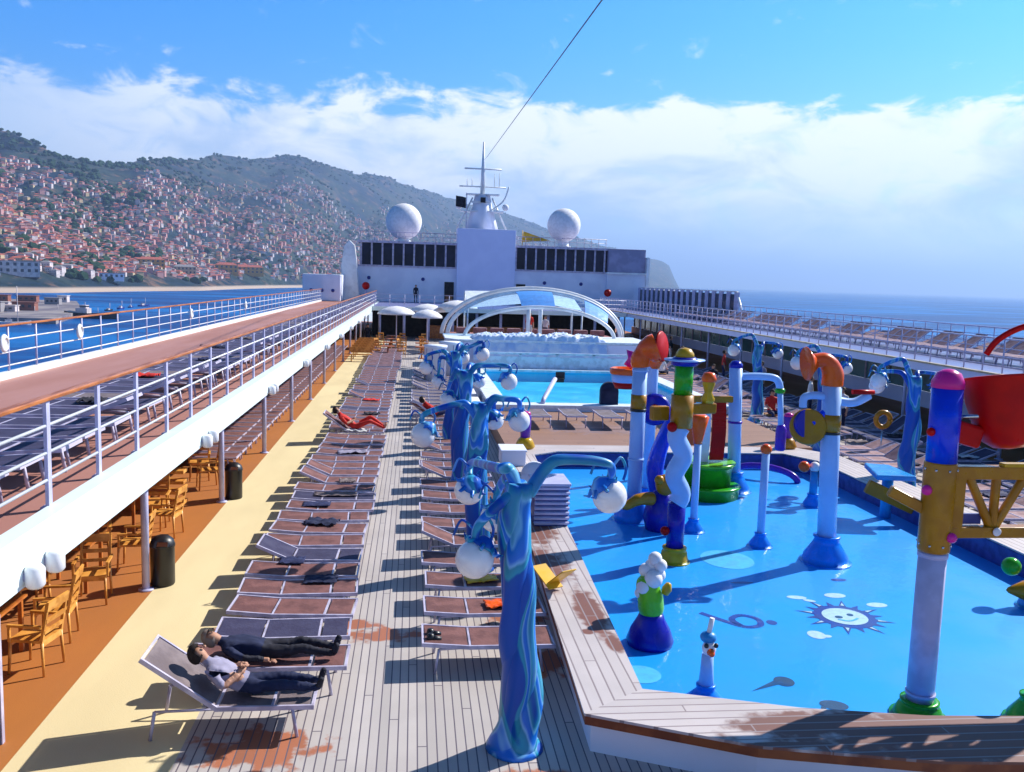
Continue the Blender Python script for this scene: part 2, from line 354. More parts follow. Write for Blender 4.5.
# ---------------------------------------------------------------- sea, hills, town
SEA = -27.0
b = B('sea_water'); b.poly([(-40000, -2000, SEA), (40000, -2000, SEA), (40000, 45000, SEA), (-40000, 45000, SEA)]); struct('sea', b)
def lut(tb, x):
    if x <= tb[0][0]: return tb[0][1]
    for (x0, y0), (x1, y1) in zip(tb, tb[1:]):
        if x <= x1: return y0 + (y1 - y0) * (x - x0) / (x1 - x0)
    return tb[-1][1]
RIDGE = [(-80, 4.5), (-50, 5.5), (-35.8, 6.4), (-30.12, 7.0), (-23.49, 7.15), (-20.57, 6.56), (-17.99, 6.2), (-15.02, 6.3), (-13.06, 6.55), (-10.18, 6.95), (-7.22, 6.99), (-5.4, 6.8), (-1.05, 5.92), (1.49, 5.28), (5.34, 4.35), (8.26, 3.44), (11.82, 2.46), (14.39, 1.8), (15.98, 1.45), (16.9, 1.2)]
SHORE = [(-80, 850), (-35, 1000), (-21, 1230), (-13, 1560), (-8.4, 2080), (0, 3000), (10, 4500), (17, 6000)]
def terr(az, t):
    """t 0 at the shore, 1 on the ridge; returns a point"""
    ds = lut(SHORE, az); dr = ds + 2500 + 700 * math.sin(az * .13 + 1) + 300 * math.sin(az * .41)
    d = ds + (dr - ds) * t
    x, y = d * math.sin(R(az)), d * math.cos(R(az))
    top = dr * math.tan(R(lut(RIDGE, az))) - SEA + 5
    if t < 1:
        k = .04 * min(1, t * 14) + .96 * (max(0.0, t) ** 1.22)
        nz = noise.fractal(V(x * .0014, y * .0014, 2.0), .9, 2.1, 6)
        gl = noise.noise(V(az * .22 + 4, t * 1.3, 0)) * .13 + noise.noise(V(az * .6 + 9, t * 2.0, 5)) * .06
        h = top * (k + gl * max(0.0, math.sin(math.pi * min(1, max(0, t)))) + nz * .11 * max(0.0, math.sin(math.pi * min(1, max(0.0, t)) ** .8)))
    else: h = top * (1 - (t - 1) * .7) + noise.noise(V(x * .003, y * .003, 1)) * 30 * min(1, (t - 1) * 4)
    h += noise.noise(V(x * .004, y * .004, 17)) * 26 * min(1, t * 2) + noise.noise(V(x * .012, y * .012, 7)) * 10 * min(1, t * 3)
    lim = lut([(16.2, 1), (16.95, .0)], az) if az > 16.2 else 1
    return V(x, y, SEA + (3.0 if t > 0 else -2) + h * lim)
def hill_mat():
    m = bpy.data.materials.new('hillside'); m.use_nodes = True; t = m.node_tree; p = t.nodes['Principled BSDF']
    g = N(t, 'ShaderNodeNewGeometry')
    def nz(sc, d=6, r=.6):
        n = N(t, 'ShaderNodeTexNoise'); n.inputs['Scale'].default_value = sc; n.inputs['Detail'].default_value = d; n.inputs['Roughness'].default_value = r; L(t, g.outputs['Position'], n.inputs['Vector']); return n.outputs[0]
    c = mixc(t, maprange(t, nz(.004), .38, .6), (.010, .028, .055), (.035, .055, .05))
    c = mixc(t, maprange(t, nz(.018, 5, .7), .5, .66), c, (.16, .10, .075))
    c = mixc(t, maprange(t, nz(.05, 3), .52, .62, 0, .85), c, (.010, .025, .028))
    sp = N(t, 'ShaderNodeSeparateXYZ'); L(t, g.outputs['Position'], sp.inputs[0])
    c = mixc(t, maprange(t, sp.outputs[2], SEA + 8, SEA + 4), c, (.42, .33, .27))
    L(t, c, p.inputs['Base Color']); p.inputs['Roughness'].default_value = .95; p.inputs['Specular IOR Level'].default_value = .1; return m
MT['hillside'] = hill_mat()
b = B('hillside'); azs = [-78 + i * .38 for i in range(int((17 + 78) / .38) + 1)]; ts = [-.01, 0, .01, .02, .035, .05] + [.07 + .93 * (i / 46) for i in range(47)] + [1.05, 1.15, 1.3, 1.6]
g = [[b.bm.verts.new(terr(a, t)) for t in ts] for a in azs]
for i in range(len(azs) - 1):
    for j in range(len(ts) - 1): b._f([g[i][j], g[i + 1][j], g[i + 1][j + 1], g[i][j + 1]], True)
struct('hills', b)

MT['roof_terracotta'] = mat('roof_terracotta', (.50, .12, .07), .8, (.38, .09, .06), scale=.3)
MT['roof_brown'] = mat('roof_brown', (.28, .10, .07), .8); MT['roof_grey'] = mat('roof_grey', (.30, .28, .30), .8)
MT['house_white'] = mat('house_white', (.66, .58, .58), .8, (.5, .44, .46), scale=.3); MT['house_pink'] = mat('house_pink', (.58, .30, .29), .8); MT['house_cream'] = mat('house_cream', (.58, .44, .26), .8)
MT['house_ochre'] = mat('house_ochre', (.62, .30, .04), .8); MT['window_dark'] = mat('window_dark', (.03, .03, .05), .3)
def gable(b, wd, dp, h, mi_w, mi_r, both=True, M_=Matrix()):
    """walls (mi_w) and a hipped roof with eaves (mi_r)"""
    rh = min(wd, dp) * .26
    if mi_w is not None:
        b.m(mi_w); q = [(-wd / 2, -dp / 2), (wd / 2, -dp / 2), (wd / 2, dp / 2), (-wd / 2, dp / 2)]
        a = [b.bm.verts.new(M_ @ V(x, y, -6)) for x, y in q]; c = [b.bm.verts.new(M_ @ V(x, y, h)) for x, y in q]
        for i in range(4): b._f([a[i], a[(i + 1) % 4], c[(i + 1) % 4], c[i]])
        b._f(c)
    if mi_r is not None:
        b.m(mi_r); e = .5; q = [(-wd / 2 - e, -dp / 2 - e), (wd / 2 + e, -dp / 2 - e), (wd / 2 + e, dp / 2 + e), (-wd / 2 - e, dp / 2 + e)]
        a = [b.bm.verts.new(M_ @ V(x, y, h + .05)) for x, y in q]; r1, r2 = b.bm.verts.new(M_ @ V(-wd / 2 + dp / 2 - .3 if wd > dp else -.2, 0, h + rh)), b.bm.verts.new(M_ @ V(wd / 2 - dp / 2 + .3 if wd > dp else .2, 0, h + rh))
        b._f([a[0], a[1], r2, r1]); b._f([a[2], a[3], r1, r2]); b._f([a[1], a[2], r2]); b._f([a[3], a[0], r1]); b._f(a[::-1])
protos = {}
WM = ['house_white', 'house_pink', 'house_cream', 'house_white']; RM = ['roof_terracotta', 'roof_terracotta', 'roof_brown', 'roof_grey']
for k, (wn_, rn) in enumerate([(0, 0), (1, 0), (2, 0), (0, 2), (3, 3), (1, 2)]):
    wd, dp, h = [(13, 9, 6.5), (11, 9, 6), (15, 9, 7), (10, 8, 8), (16, 11, 11), (12, 10, 5)][k]
    b1 = B([WM[wn_], 'window_dark']); gable(b1, wd, dp, h, 0, None); b1.m(1)
    for zz in range(1, int(h / 3) + 1):
        for q in range(-int(wd / 5), int(wd / 5) + 1): b1.box((q * 2.4, -dp / 2, zz * 3 - 1.3), (1.1, .16, 1.4)); b1.box((q * 2.4, dp / 2, zz * 3 - 1.3), (1.1, .16, 1.4))
    b2 = B(RM[rn]); gable(b2, wd, dp, h, None, 0)
    protos[k] = (b1.mesh('wall'), b2.mesh('roof'))
HL = ['white walled house with a terracotta roof standing on the hillside town', 'pink walled house with a terracotta roof standing on the hillside town', 'cream walled house with a terracotta roof standing on the hillside town', 'white walled house with a brown roof standing on the hillside town', 'tall white block with a grey roof standing on the hillside town', 'low pink house with a brown roof standing on the hillside town']
rng = random.Random(11); sites = []
occ = set()
while len(sites) < 11500:
    az = rng.uniform(-50, 9); t = rng.random() ** 1.35 * .93 + .022
    p = terr(az, t); dens = noise.noise(V(p.x * .0045, p.y * .0045, 3)) * .9 + 1.0 - max(0, (t - lut([(-35, .74), (-20, .60), (-8, .56), (5, .4)], az)) * 5.5)
    if rng.random() > dens: continue
    key = (int(p.x / 10), int(p.y / 10))
    if key in occ or (t < .05 and -24 < az < -9): continue
    occ.add(key); sites.append((p.length, az, t, p))
sites.sort(key=lambda s: s[0])
near, far_ = [], []
for s in sites: (near if (-31 < s[1] < -4.5 and len(near) < 285) else far_).append(s)
for d, az, t, p in near:
    k = rng.choice([0, 0, 1, 2, 3, 4, 5]); rz = -R(az) + rng.uniform(-.7, .7); sc = rng.uniform(.55, .9)
    o = bpy.data.objects.new('hillside_house', None); col.objects.link(o); o.location = p; o.rotation_euler.z = rz; o.scale = (sc,) * 3
    tag(o, HL[k], 'house', ['white terracotta roofed houses on the hillside', 'pink terracotta roofed houses on the hillside', 'cream houses on the hillside', 'white brown roofed houses on the hillside', 'tall white blocks on the hillside', 'low pink houses on the hillside'][k])
    for nm, me in zip(('wall', 'roof'), protos[k]):
        c = bpy.data.objects.new(nm, me); col.objects.link(c); c.parent = o
b = B(['house_white', 'house_pink', 'house_cream', 'roof_terracotta', 'roof_brown', 'roof_grey'])
for d, az, t, p in far_:
    Mx = Matrix.Translation(p) @ Matrix.Rotation(-R(az) + rng.uniform(-.7, .7), 4, 'Z')
    gable(b, rng.uniform(6, 12), rng.uniform(5, 8.5), rng.uniform(3, 7.5), rng.choice([0, 0, 1, 1, 2]), rng.choice([3, 3, 3, 4, 5]), M_=Mx)
o = struct('town_houses', b, 'stuff'); tag(o, 'mass of tiny pale houses with red roofs climbing the far hillside', 'town')
# woods between the houses and on the heights
MT['woods'] = mat('woods', (.018, .045, .022), .95, (.035, .07, .03), scale=.02, spec=.1)
ib = bmesh.new(); bmesh.ops.create_icosphere(ib, subdivisions=1, radius=1); ib.verts.index_update()
iv = [v.co.copy() for v in ib.verts]; if_ = [[v.index for v in f.verts] for f in ib.faces]; ib.free(); wv_, wf_ = [], []
for i in range(8500):
    az = rng.uniform(-48, 13); t = rng.random() ** .8 * 1.0 + .02; p = terr(az, min(t, 1.02))
    if noise.noise(V(p.x * .005, p.y * .005, 30)) < .05 and t < .9: continue
    r_ = rng.uniform(3.5, 8.5); k0 = len(wv_); sx, sy, sz = rng.uniform(.8, 1.5) * r_, rng.uniform(.8, 1.5) * r_, rng.uniform(.6, 1.1) * r_
    for v in iv:
        q = p + V(v.x * sx, v.y * sy, v.z * sz + r_ * .5); wv_.append(q + noise.noise_vector(q * .2) * 2.2)
    wf_ += [[k0 + a for a in f] for f in if_]
me = bpy.data.meshes.new('woods'); me.from_pydata(wv_, [], wf_); me.materials.append(MT['woods'])
o = bpy.data.objects.new('woods', me); col.objects.link(o); o['kind'] = 'stuff'; tag(o, 'dark green woods in patches over the far hillside', 'woods')

# buildings along the waterfront
def at(az, d, z=SEA + 3): return V(d * math.sin(R(az)), d * math.cos(R(az)), z)
def block(name, az, d, wd, dp, h, wall, roof, label, rows=2, n=6, flat=False):
    ds = lut(SHORE, az); d = max(d, ds + 70); loc = terr(az, (d - ds) / (2500 + 700 * math.sin(az * .13 + 1) + 300 * math.sin(az * .41))); t = thing(name, loc, label, 'building'); t.rotation_euler.z = -R(az)
    def pp(nm, b):
        o = bpy.data.objects.new(nm, b.mesh(nm)); col.objects.link(o); o.parent = t; return o
    b1 = B(wall)
    if flat: b1.box((0, 0, h / 2 - 2), (wd, dp, h + 4)); pp('wall', b1); b2 = B(roof); b2.box((0, 0, h + .5), (wd + 1.5, dp + 1.5, .8)); pp('roof', b2)
    else: gable(b1, wd, dp, h, 0, None); pp('wall', b1); b2 = B(roof); gable(b2, wd, dp, h, None, 0); pp('roof', b2)
    for r_ in range(rows):
        for i in range(n):
            b3 = B('window_dark'); b3.box(((i - (n - 1) / 2) * wd / n, -dp / 2 - .05, (r_ + .55) * h / rows), (wd / n * .45, .2, h / rows * .5)); pp('window', b3)
block('terminal_building', -23.0, 1180, 54, 18, 15, 'house_white', 'roof_grey', 'long white terminal building at the waterfront behind the pier', 2, 7, True)
block('waterfront_hall', -24.9, 1200, 50, 18, 12, 'wall_lavender', 'roof_grey', 'low lavender hall left of the white terminal building', 1, 6, True)
block('ochre_fort', -10.3, 2010, 62, 20, 14, 'house_ochre', 'roof_terracotta', 'bright ochre yellow fort by the shore near the ship bridge', 2, 7)
block('ochre_fort', -11.6, 1960, 46, 20, 17, 'house_ochre', 'roof_terracotta', 'taller ochre building on the left side of the long fort', 2, 5)
block('yellow_warehouse', -14.0, 1680, 38, 16, 13, 'house_cream', 'roof_grey', 'pale yellow waterfront building with a grey roof behind the beach', 2, 6)
block('yellow_warehouse', -15.9, 1610, 44, 16, 12, 'house_ochre', 'roof_terracotta', 'yellow waterfront building with a red roof behind the beach', 2, 6)
block('beach_pavilion', -18.6, 1400, 60, 14, 7, 'wall_pale', 'roof_grey', 'long low pale pavilion behind the grey beach', 1, 9, True)
# pier with clutter, boats
b = B('pier_stone'); b.prism([(-420, 505), (-200, 520), (-228, 640), (-290, 800), (-420, 830)], SEA - 3, SEA + 3.2); tag(struct('harbour_pier', b), 'stone harbour pier reaching out from the left below the town')
for i in range(34):
    u, v = rng.random(), rng.random(); x = -238 - 130 * u - v * 28; y = 545 + 230 * v; hh = rng.uniform(2.5, 6)
    if x > -222 - 60 * v: continue
    b = B([rng.choice(['house_white', 'roof_brown', 'window_dark', 'house_pink', 'roof_grey']), 'window_dark']); wd = rng.uniform(6, 16)
    b.box((x, y, SEA + 3.2 + hh / 2), (wd, 6, hh)); b.box((x, y, SEA + 3.4 + hh), (wd + 1, 7, .4)).m(1)
    for q in range(3): b.box((x + (q - 1) * wd / 3.4, y - 3.05, SEA + 3.2 + hh * .55), (wd / 7, .2, hh * .35))
    solo('harbour_shed', b, (x, y, SEA + 3.2), 'small low shed standing on the stone harbour pier', 'shed', 'sheds on the harbour pier', bv=0)
def boat(name, loc, ln, wd, hullm, label, rz=0, cab=True, mast=9, cabm='house_white'):
    t = thing(name, loc, label, 'boat'); t.rotation_euler.z = rz
    def pp(nm, b):
        o = bpy.data.objects.new(nm, b.mesh(nm)); col.objects.link(o); o.parent = t; return o
    b = B(hullm); rings = []
    for i in range(11):
        u = i / 10; x = (u - .5) * ln; w2 = wd / 2 * (1 - max(0, (u - .55) / .45) ** 2) * (.75 + .25 * min(1, u * 5)); sh = 1 + .5 * (u - .4) ** 2 * 4
        rings.append([b.bm.verts.new(q) for q in ((x, -w2, ln * .09 * sh), (x, -w2 * .75, 0), (x, 0, -.6), (x, w2 * .75, 0), (x, w2, ln * .09 * sh), (x, 0, ln * .085 * sh))])
    for a, c in zip(rings, rings[1:]):
        for k in range(6): b._f([a[k], a[(k + 1) % 6], c[(k + 1) % 6], c[k]])
    b._f(rings[0]); pp('hull', b)
    if cab:
        c = B(cabm); c.box((-ln * .18, 0, ln * .13), (ln * .22, wd * .6, ln * .09)); c.box((-ln * .16, 0, ln * .2), (ln * .12, wd * .45, ln * .06)); pp('cabin', c)
        c = B('window_dark'); c.box((-ln * .16, 0, ln * .205), (ln * .122, wd * .46, ln * .025)); pp('window', c)
    c = B('house_white'); c.tube([(ln * .1, 0, ln * .05), (ln * .1, 0, mast)], .18, 6); c.tube([(ln * .1, 0, mast * .3), (-ln * .3, 0, mast * .32)], .1, 5); pp('mast', c)
boat('cargo_boat', (-205, 592, SEA), 36, 8, 'ship_black', 'long low black boat with pale cabin moored off the harbour pier', rz=-.25, mast=7)
boat('sailing_yacht', (-216, 506, SEA), 16, 4.4, 'hull_white', 'white sailing yacht with a tall mast at the left picture edge', rz=.4, cab=True, mast=21)
for i in range(7):
    boat('fishing_boat', (-236 + i * 2 - rng.uniform(0, 12), 600 + i * 34, SEA), rng.uniform(9, 14), 3.6, rng.choice(['hull_white', 'ship_black', 'pool_wall_navy']), 'small fishing boat lying alongside the stone harbour pier', rz=rng.uniform(1, 2), mast=rng.uniform(5, 8))
    o = bpy.data.objects[-1] if False else None
for o in bpy.data.objects:
    if o.get('category') == 'boat' and 'fishing' in o['label']: o['group'] = 'fishing boats along the pier'

# ---------------------------------------------------------------- ship: hull and decks
def slab(name, mats, poly, z0, z1, kind='structure'):
    b = B(mats); b.prism(poly, z0, z1); return struct(name, b, kind)
XL, XR = -8.7, 22.8
hullp = [(XL, -30), (XR, -30), (XR, 120), (18, 150), (7, 172), (-4, 150), (XL, 120)]
b = B('hull_white'); b.prism(hullp, SEA - 2, -.25); tag(solo('ship_hull', b, (7, 0, SEA), 'white hull of the cruise ship below the pool deck', 'ship hull'))
slab('pool_deck', 'teak', [(-2.38, -6), (2.0, -6), (14.3, -6), (17.6, -6), (17.6, 100), (-2.25, 100)], -.2, 0)
slab('jogging_track', 'track_yellow', [(-4.0, -6), (-2.38, -6), (-2.25, 100), (-4.05, 100)], -.2, .002)
slab('side_deck_floor', 'floor_brown', [(XL, -6), (-4.0, -6), (-4.05, 100), (XL, 100)], -.2, 0)
slab('side_deck_floor', 'floor_brown', [(17.6, -6), (XR, -6), (XR, 100), (17.6, 100)], -.2, 0)
# inner walls of the covered side decks
def side_wall(x, s, label):
    t = thing('side_wall', (x, 40, 0), label, 'wall')
    b = B('orange_wall' if s < 0 else 'wall_lavender'); b.box((x, 42, .35), (.12, 96, .7)); b.box((x, 42, 2.15), (.12, 96, .4)); part('wall_panel', b, t)
    for i in range(44):
        y = -4.5 + i * 2.15
        b = B('glass_dark' if s < 0 else 'teal_glass'); b.box((x, y, 1.325), (.04, 2.02, 1.23)); part('window', b, t)
        b = B('frame_white' if s > 0 else 'orange_wall'); b.box((x - s * .02, y + 1.075, 1.325), (.12, .13, 1.23)); part('mullion', b, t)
side_wall(-8.55, -1, 'long window wall behind the covered deck on the left side')
side_wall(22.6, 1, 'long teal window wall behind the covered deck on the right side')
# upper side decks
XI, XO = -3.49, -8.75
ZU = 2.6
slab('upper_deck_left', 'floor_pinkish', [(XO, -2), (XI - .02, -2), (XI - .02, 86), (XO, 86)], ZU - .16, ZU)
slab('upper_deck_right', 'floor_lavender', [(17.72, -2), (22.9, -2), (22.9, 86), (17.72, 86)], ZU - .16, ZU)
t = thing('deck_fascia', (XI, 42, 1.98), 'broad white steel beam edging the left upper deck', 'beam')
b = B('beam_white'); b.box((XI + .04, 42, 2.41), (.1, 88, .41)); b.box((XI - .1, 42, 2.18), (.36, 88, .045)); b.box((XI + .01, 42, 2.635), (.18, 88, .035)); part('beam', b, t)
t = thing('deck_fascia', (17.7, 42, 2.2), 'thin shaded steel beam with wood capping edging the right upper deck', 'beam')
b = B('wall_lavender'); b.box((17.66, 42, 2.47), (.1, 88, .28)); part('beam', b, t)
b = B('sign_yellow'); MT['wood_cap'] = mat('wood_cap', (.50, .40, .24), .5); b.mats = ['wood_cap']; b.box((17.64, 42, 2.64), (.2, 88, .05)); part('wood_cap', b, t)
# railings
def railing(x, y0, y1, z, pitch, h, bars, postm, barm, label, wood=True, flat=False, toe=None, handw=.09):
    t = thing('railing', (x, (y0 + y1) / 2, z), label, 'railing'); n = int((y1 - y0) / pitch) + 1
    for i in range(n):
        y = y0 + i * pitch; b = B(postm)
        if flat: b.box((x, y, z + h / 2), (.035, .085, h)); b.box((x, y, z + .012), (.12, .14, .02))
        else: b.tube([(x, y, z), (x, y, z + h)], .026, 6); b.box((x, y, z + .02), (.09, .12, .04))
        part('post', b, t)
    for k in bars:
        b = B(barm); b.tube([(x, y0, z + h * k), (x, y1, z + h * k)], .017, 6); part('bar', b, t)
    b = B('wood_rail' if wood else barm); b.box((x, (y0 + y1) / 2, z + h + .02), (handw, y1 - y0 + .2, .045)); part('handrail', b, t, bv=.012)
    if toe: b = B('white_paint'); b.box((x, (y0 + y1) / 2, z + toe / 2), (.1, y1 - y0 + .2, toe)); part('kick_board', b, t)
    return t
railing(-3.57, 1.98, 84, ZU + .02, 1.4, 1.08, (.27, .52, .77), 'rail_lavender', 'white_paint', 'railing with flat lavender posts and wooden handrail above the white beam', flat=True, handw=.10)
railing(-8.6, 3, 84, ZU, 1.4, 1.12, (.25, .5, .75), 'rail_lavender', 'white_paint', 'outer railing of the left upper deck, sea right behind it', toe=.16)
railing(17.8, 3, 84, ZU + .02, .95, 1.08, (.25, .5, .75), 'rail_lavender', 'rail_lavender', 'inner railing of the right upper deck above the lamps', wood=False)
railing(22.75, 3, 60, ZU, .95, 1.15, (.25, .5, .75), 'rail_lavender', 'rail_lavender', 'outer railing of the right upper deck in front of the open sea', wood=False, toe=.1)
# round fittings clipped on the left outer railing
pr = None
for i, y in enumerate([16.4, 19.4, 23.6, 35, 46]):
    b = B('white_paint'); b.lathe([(.0, -.03), (.17, -.03), (.2, 0), (.17, .03), (.12, .05), (.12, .02), (.0, .02)], (-8.5, y, ZU + .78), 14, (1, 0, 0)) 
    solo('rail_fitting', b, (-8.5, y, ZU + .78), 'round white fitting clipped on the posts of the left outer railing', 'fitting', 'round fittings on the outer railing')
# columns under the upper decks
for i in range(14):
    y = 8.4 + i * 5.5
    b = B('rail_lavender'); b.tube([(-4.12, y, 0), (-4.12, y, 2.5)], .06, 12); b.lathe([(.12, 0), (.12, .02), (.06, .03)], (-4.12, y, 0), 12)
    solo('deck_column', b, (-4.12, y, 0), 'slim lavender column carrying the left upper deck' , 'column', 'columns under the left upper deck')
    b = B('rail_lavender'); b.tube([(18.0, y, 0), (18.0, y, 2.5)], .06, 12); b.lathe([(.12, 0), (.12, .02), (.06, .03)], (18.0, y, 0), 12)
    solo('deck_column', b, (18.0, y, 0), 'slim lavender column carrying the right upper deck', 'column', 'columns under the right upper deck')
# paired beam lamps
for i in range(9):
    y = 8.0 + i * 6.6
    for dy, wd in ((0, 'nearer'), (.45, 'farther')):
        t = thing('beam_lamp', (XI + .1, y + dy, 2.26), 'small white wall lamp, the %s of a pair on the white beam' % wd, 'lamp', 'paired lamps on the white beam (%s ones)' % wd)
        b = B('rail_lavender'); b.lathe([(.06, 0), (.06, .05), (.03, .09)], (XI + .09, y + dy, 2.26), 12, (1, 0, 0)); part('bracket', b, t)
        b = B('globe_white'); b.lathe([(.0, -.12), (.06, -.11), (.085, -.08), (.085, .07), (.06, .10), (0, .11)], (XI + .17, y + dy, 2.26), 16); part('globe', b, t)
# bins beside the columns
def bin_(loc, label):
    t = thing('litter_bin', loc, label, 'bin'); x, y, z = loc
    b = B('bin_black'); b.lathe([(.17, 0), (.185, .03), (.185, .62), (.19, .63)], loc, 20); part('body', b, t)
    b = B('bin_black'); b.lathe([(.195, .63), (.195, .66), (.17, .74), (.10, .80), (0, .82)], loc, 20); part('lid', b, t)
    b = B('chrome'); b.box((x + .05, y - .165, .70), (.16, .06, .07), rx=-.5); part('flap', b, t)
bin_((-3.93, 14.15, 0), 'black round topped litter bin nearest the camera, beside a deck column')
bin_((-3.93, 19.75, 0), 'black round topped litter bin farther along, beside the second column')
b = B(['clear_glass', 'frame_white']); b.box((-4.25, 9.0, .7), (.03, .5, 1.4)); b.m(1).box((-4.25, 8.72, .7), (.06, .06, 1.4)).box((-4.25, 9.28, .7), (.06, .06, 1.4))
solo('glass_screen', b, (-4.25, 9.0, 0), 'small teal glass screen at the lower left edge of the deck', 'screen')
# ---------------------------------------------------------------- splash pool
PI_ = [(2.62, 9.25), (4.28, 8.72), (5.6, 8.48), (6.9, 8.40), (8.2, 8.48), (9.5, 8.72), (10.9, 9.25), (10.85, 22.2), (10.3, 23.2), (3.9, 23.2), (3.2, 22.7)]
PO = [(1.87, 8.73), (3.5, 7.98), (5.2, 7.60), (6.9, 7.48), (8.6, 7.60), (10.3, 7.98), (12.0, 8.73), (11.8, 23.0), (11.0, 24.1), (3.3, 24.1), (2.4, 23.6)]
CT = .46
b = B('pool_blue'); b.prism(PI_, .0, .022); struct('pool_floor', b)
def ring(b, a, c, z0, z1, faces='toi'):
    n = len(a)
    for i in range(n):
        j = (i + 1) % n
        if 't' in faces: b.poly([(*a[i], z1), (*a[j], z1), (*c[j], z1), (*c[i], z1)])
        if 'u' in faces: b.poly([(*a[i], z0), (*a[j], z0), (*c[j], z0), (*c[i], z0)])
        if 'o' in faces: b.poly([(*c[i], z0), (*c[j], z0), (*c[j], z1), (*c[i], z1)])
        if 'i' in faces: b.poly([(*a[i], z0), (*a[j], z0), (*a[j], z1), (*a[i], z1)])
def off(poly, d, c=(6.9, 16)):
    out = []
    n = len(poly)
    for i in range(n):
        p, q, r_ = Vector(poly[i - 1]), Vector(poly[i]), Vector(poly[(i + 1) % n])
        n1_ = Vector(((q - p).y, -(q - p).x)).normalized(); n2_ = Vector(((r_ - q).y, -(r_ - q).x)).normalized()
        m_ = (n1_ + n2_).normalized(); k = d / max(.4, m_.dot(n1_)); out.append(tuple(q + m_ * k))
    return out
t = thing('pool_surround', (6.9, 7.5, 0), 'raised surround with plank topped kerb around the splash pool', 'pool surround')
b = B('pool_wall_navy'); ring(b, PI_, off(PI_, .06), 0, CT - .05, 'ti'); part('inner_wall', b, t)
b = B('wall_pale'); ring(b, off(PO, -.16), off(PO, -.09), 0, CT - .07, 'io'); part('skirt', b, t)
def ringsel(b, a, c, z0, z1, sel):
    n = len(a)
    for i in sel:
        j = (i + 1) % n; b.poly([(*a[i], z1), (*a[j], z1), (*c[j], z1), (*c[i], z1)]); b.poly([(*c[i], z0), (*c[j], z0), (*c[j], z1), (*c[i], z1)]); b.poly([(*a[i], z0), (*a[j], z0), (*a[j], z1), (*a[i], z1)]); b.poly([(*a[i], z0), (*a[j], z0), (*c[j], z0), (*c[i], z0)])
b = B('teak_curb'); ringsel(b, off(PI_, -.02), PO, CT - .03, CT, [6]); part('plank_top', b, t)
b = B('teak_curb'); ringsel(b, off(PI_, -.02), PO, CT - .03, CT, [10]); part('plank_top', b, t)
b = B('teak_curb_front'); ringsel(b, off(PI_, -.02), PO, CT - .03, CT, [0, 1, 2, 3, 4, 5]); part('plank_top', b, t)
b = B('teak_curb_front'); ringsel(b, off(PI_, -.02), PO, CT - .03, CT, [7, 8, 9]); part('plank_top', b, t)
b = B('wood_trim'); ring(b, off(PO, -.07), off(PO, -.012), CT - .13, CT - .032, 'toiu'); part('edge_trim', b, t)
b = B('water_film'); b.poly([(*p, .075) for p in PI_]); struct('pool_water', b)
def disc(b, c, rx, ry, z, rot=0, n=28):
    b.poly([(c[0] + rx * math.cos(a) * math.cos(rot) - ry * math.sin(a) * math.sin(rot), c[1] + rx * math.cos(a) * math.sin(rot) + ry * math.sin(a) * math.cos(rot), z) for a in [2 * math.pi * i / n for i in range(n)]])
def strip(b, pts, w_, z):
    pts = spline([(*p, z) for p in pts], 6)
    for a, c in zip(pts, pts[1:]):
        d = (c - a).normalized(); q = V(-d.y, d.x, 0) * w_ / 2; b.poly([a - q, c - q, c + q, a + q])
def decal(name, b, label): tag(struct(name, b), None); o = b
def dec(name, b, label):
    o = bpy.data.objects.new(name, b.mesh(name)); col.objects.link(o); o['kind'] = 'structure'; o['label'] = label
b = B('decal_pale'); disc(b, (5.81, 15.2), .48, .55, .026); dec('floor_mark_or_shadow', b, 'pale blue oval painted on the pool floor beyond the goose figure')
b = B('decal_pale'); disc(b, (2.98, 10.55), .26, .26, .026); dec('floor_mark_or_shadow', b, 'pale blue disc painted in the near left pool corner')
b = B(['decal_or_shadow_navy', 'decal_white', 'decal_olive', 'decal_pale'])
for k in range(16):
    a = 2 * math.pi * k / 16; rr = .74 if k % 2 else .62; c0 = (6.67, 12.39)
    b.poly([(c0[0] + .42 * math.cos(a - .16), c0[1] + .42 * math.sin(a - .16), .026), (c0[0] + rr * math.cos(a), c0[1] + rr * math.sin(a), .026), (c0[0] + .42 * math.cos(a + .16), c0[1] + .42 * math.sin(a + .16), .026)])
disc(b, (6.67, 12.39), .46, .46, .027)
b.m(1); disc(b, (6.67, 12.39), .34, .34, .031)
for k in range(8):
    a = 2 * math.pi * (k + .5) / 8; b.poly([(6.67 + .48 * math.cos(a - .06), 12.39 + .48 * math.sin(a - .06), .031), (6.67 + .62 * math.cos(a), 12.39 + .62 * math.sin(a), .031), (6.67 + .48 * math.cos(a + .06), 12.39 + .48 * math.sin(a + .06), .031)])
b.m(2); disc(b, (6.56, 12.36), .06, .05, .035); disc(b, (6.78, 12.44), .05, .05, .035); b.m(3); strip(b, [(6.5, 12.27), (6.66, 12.2), (6.84, 12.3)], .04, .035)
dec('floor_mark_or_shadow', b, 'sun emblem with navy rays and a white face painted on the pool floor')
b = B('decal_white'); disc(b, (6.27, 13.23), .16, .08, .026, -.2); disc(b, (6.42, 13.08), .10, .05, .0262, -.5); disc(b, (6.96, 13.3), .18, .11, .026); disc(b, (7.45, 12.86), .17, .10, .026); disc(b, (5.9, 11.72), .13, .15, .026); disc(b, (6.03, 11.66), .07, .05, .0264)
dec('floor_mark_or_shadow', b, 'white paw shaped blots painted around the sun emblem')
b = B('decal_or_shadow_navy'); strip(b, [(4.45, 12.62), (4.7, 12.3), (4.95, 12.05), (5.2, 12.1), (5.25, 12.35), (5.05, 12.5), (4.85, 12.35), (4.9, 12.1)], .10, .026); disc(b, (5.42, 12.2), .08, .09, .026)  # cast shadow of the seahorse toy, painted as a flat navy curl
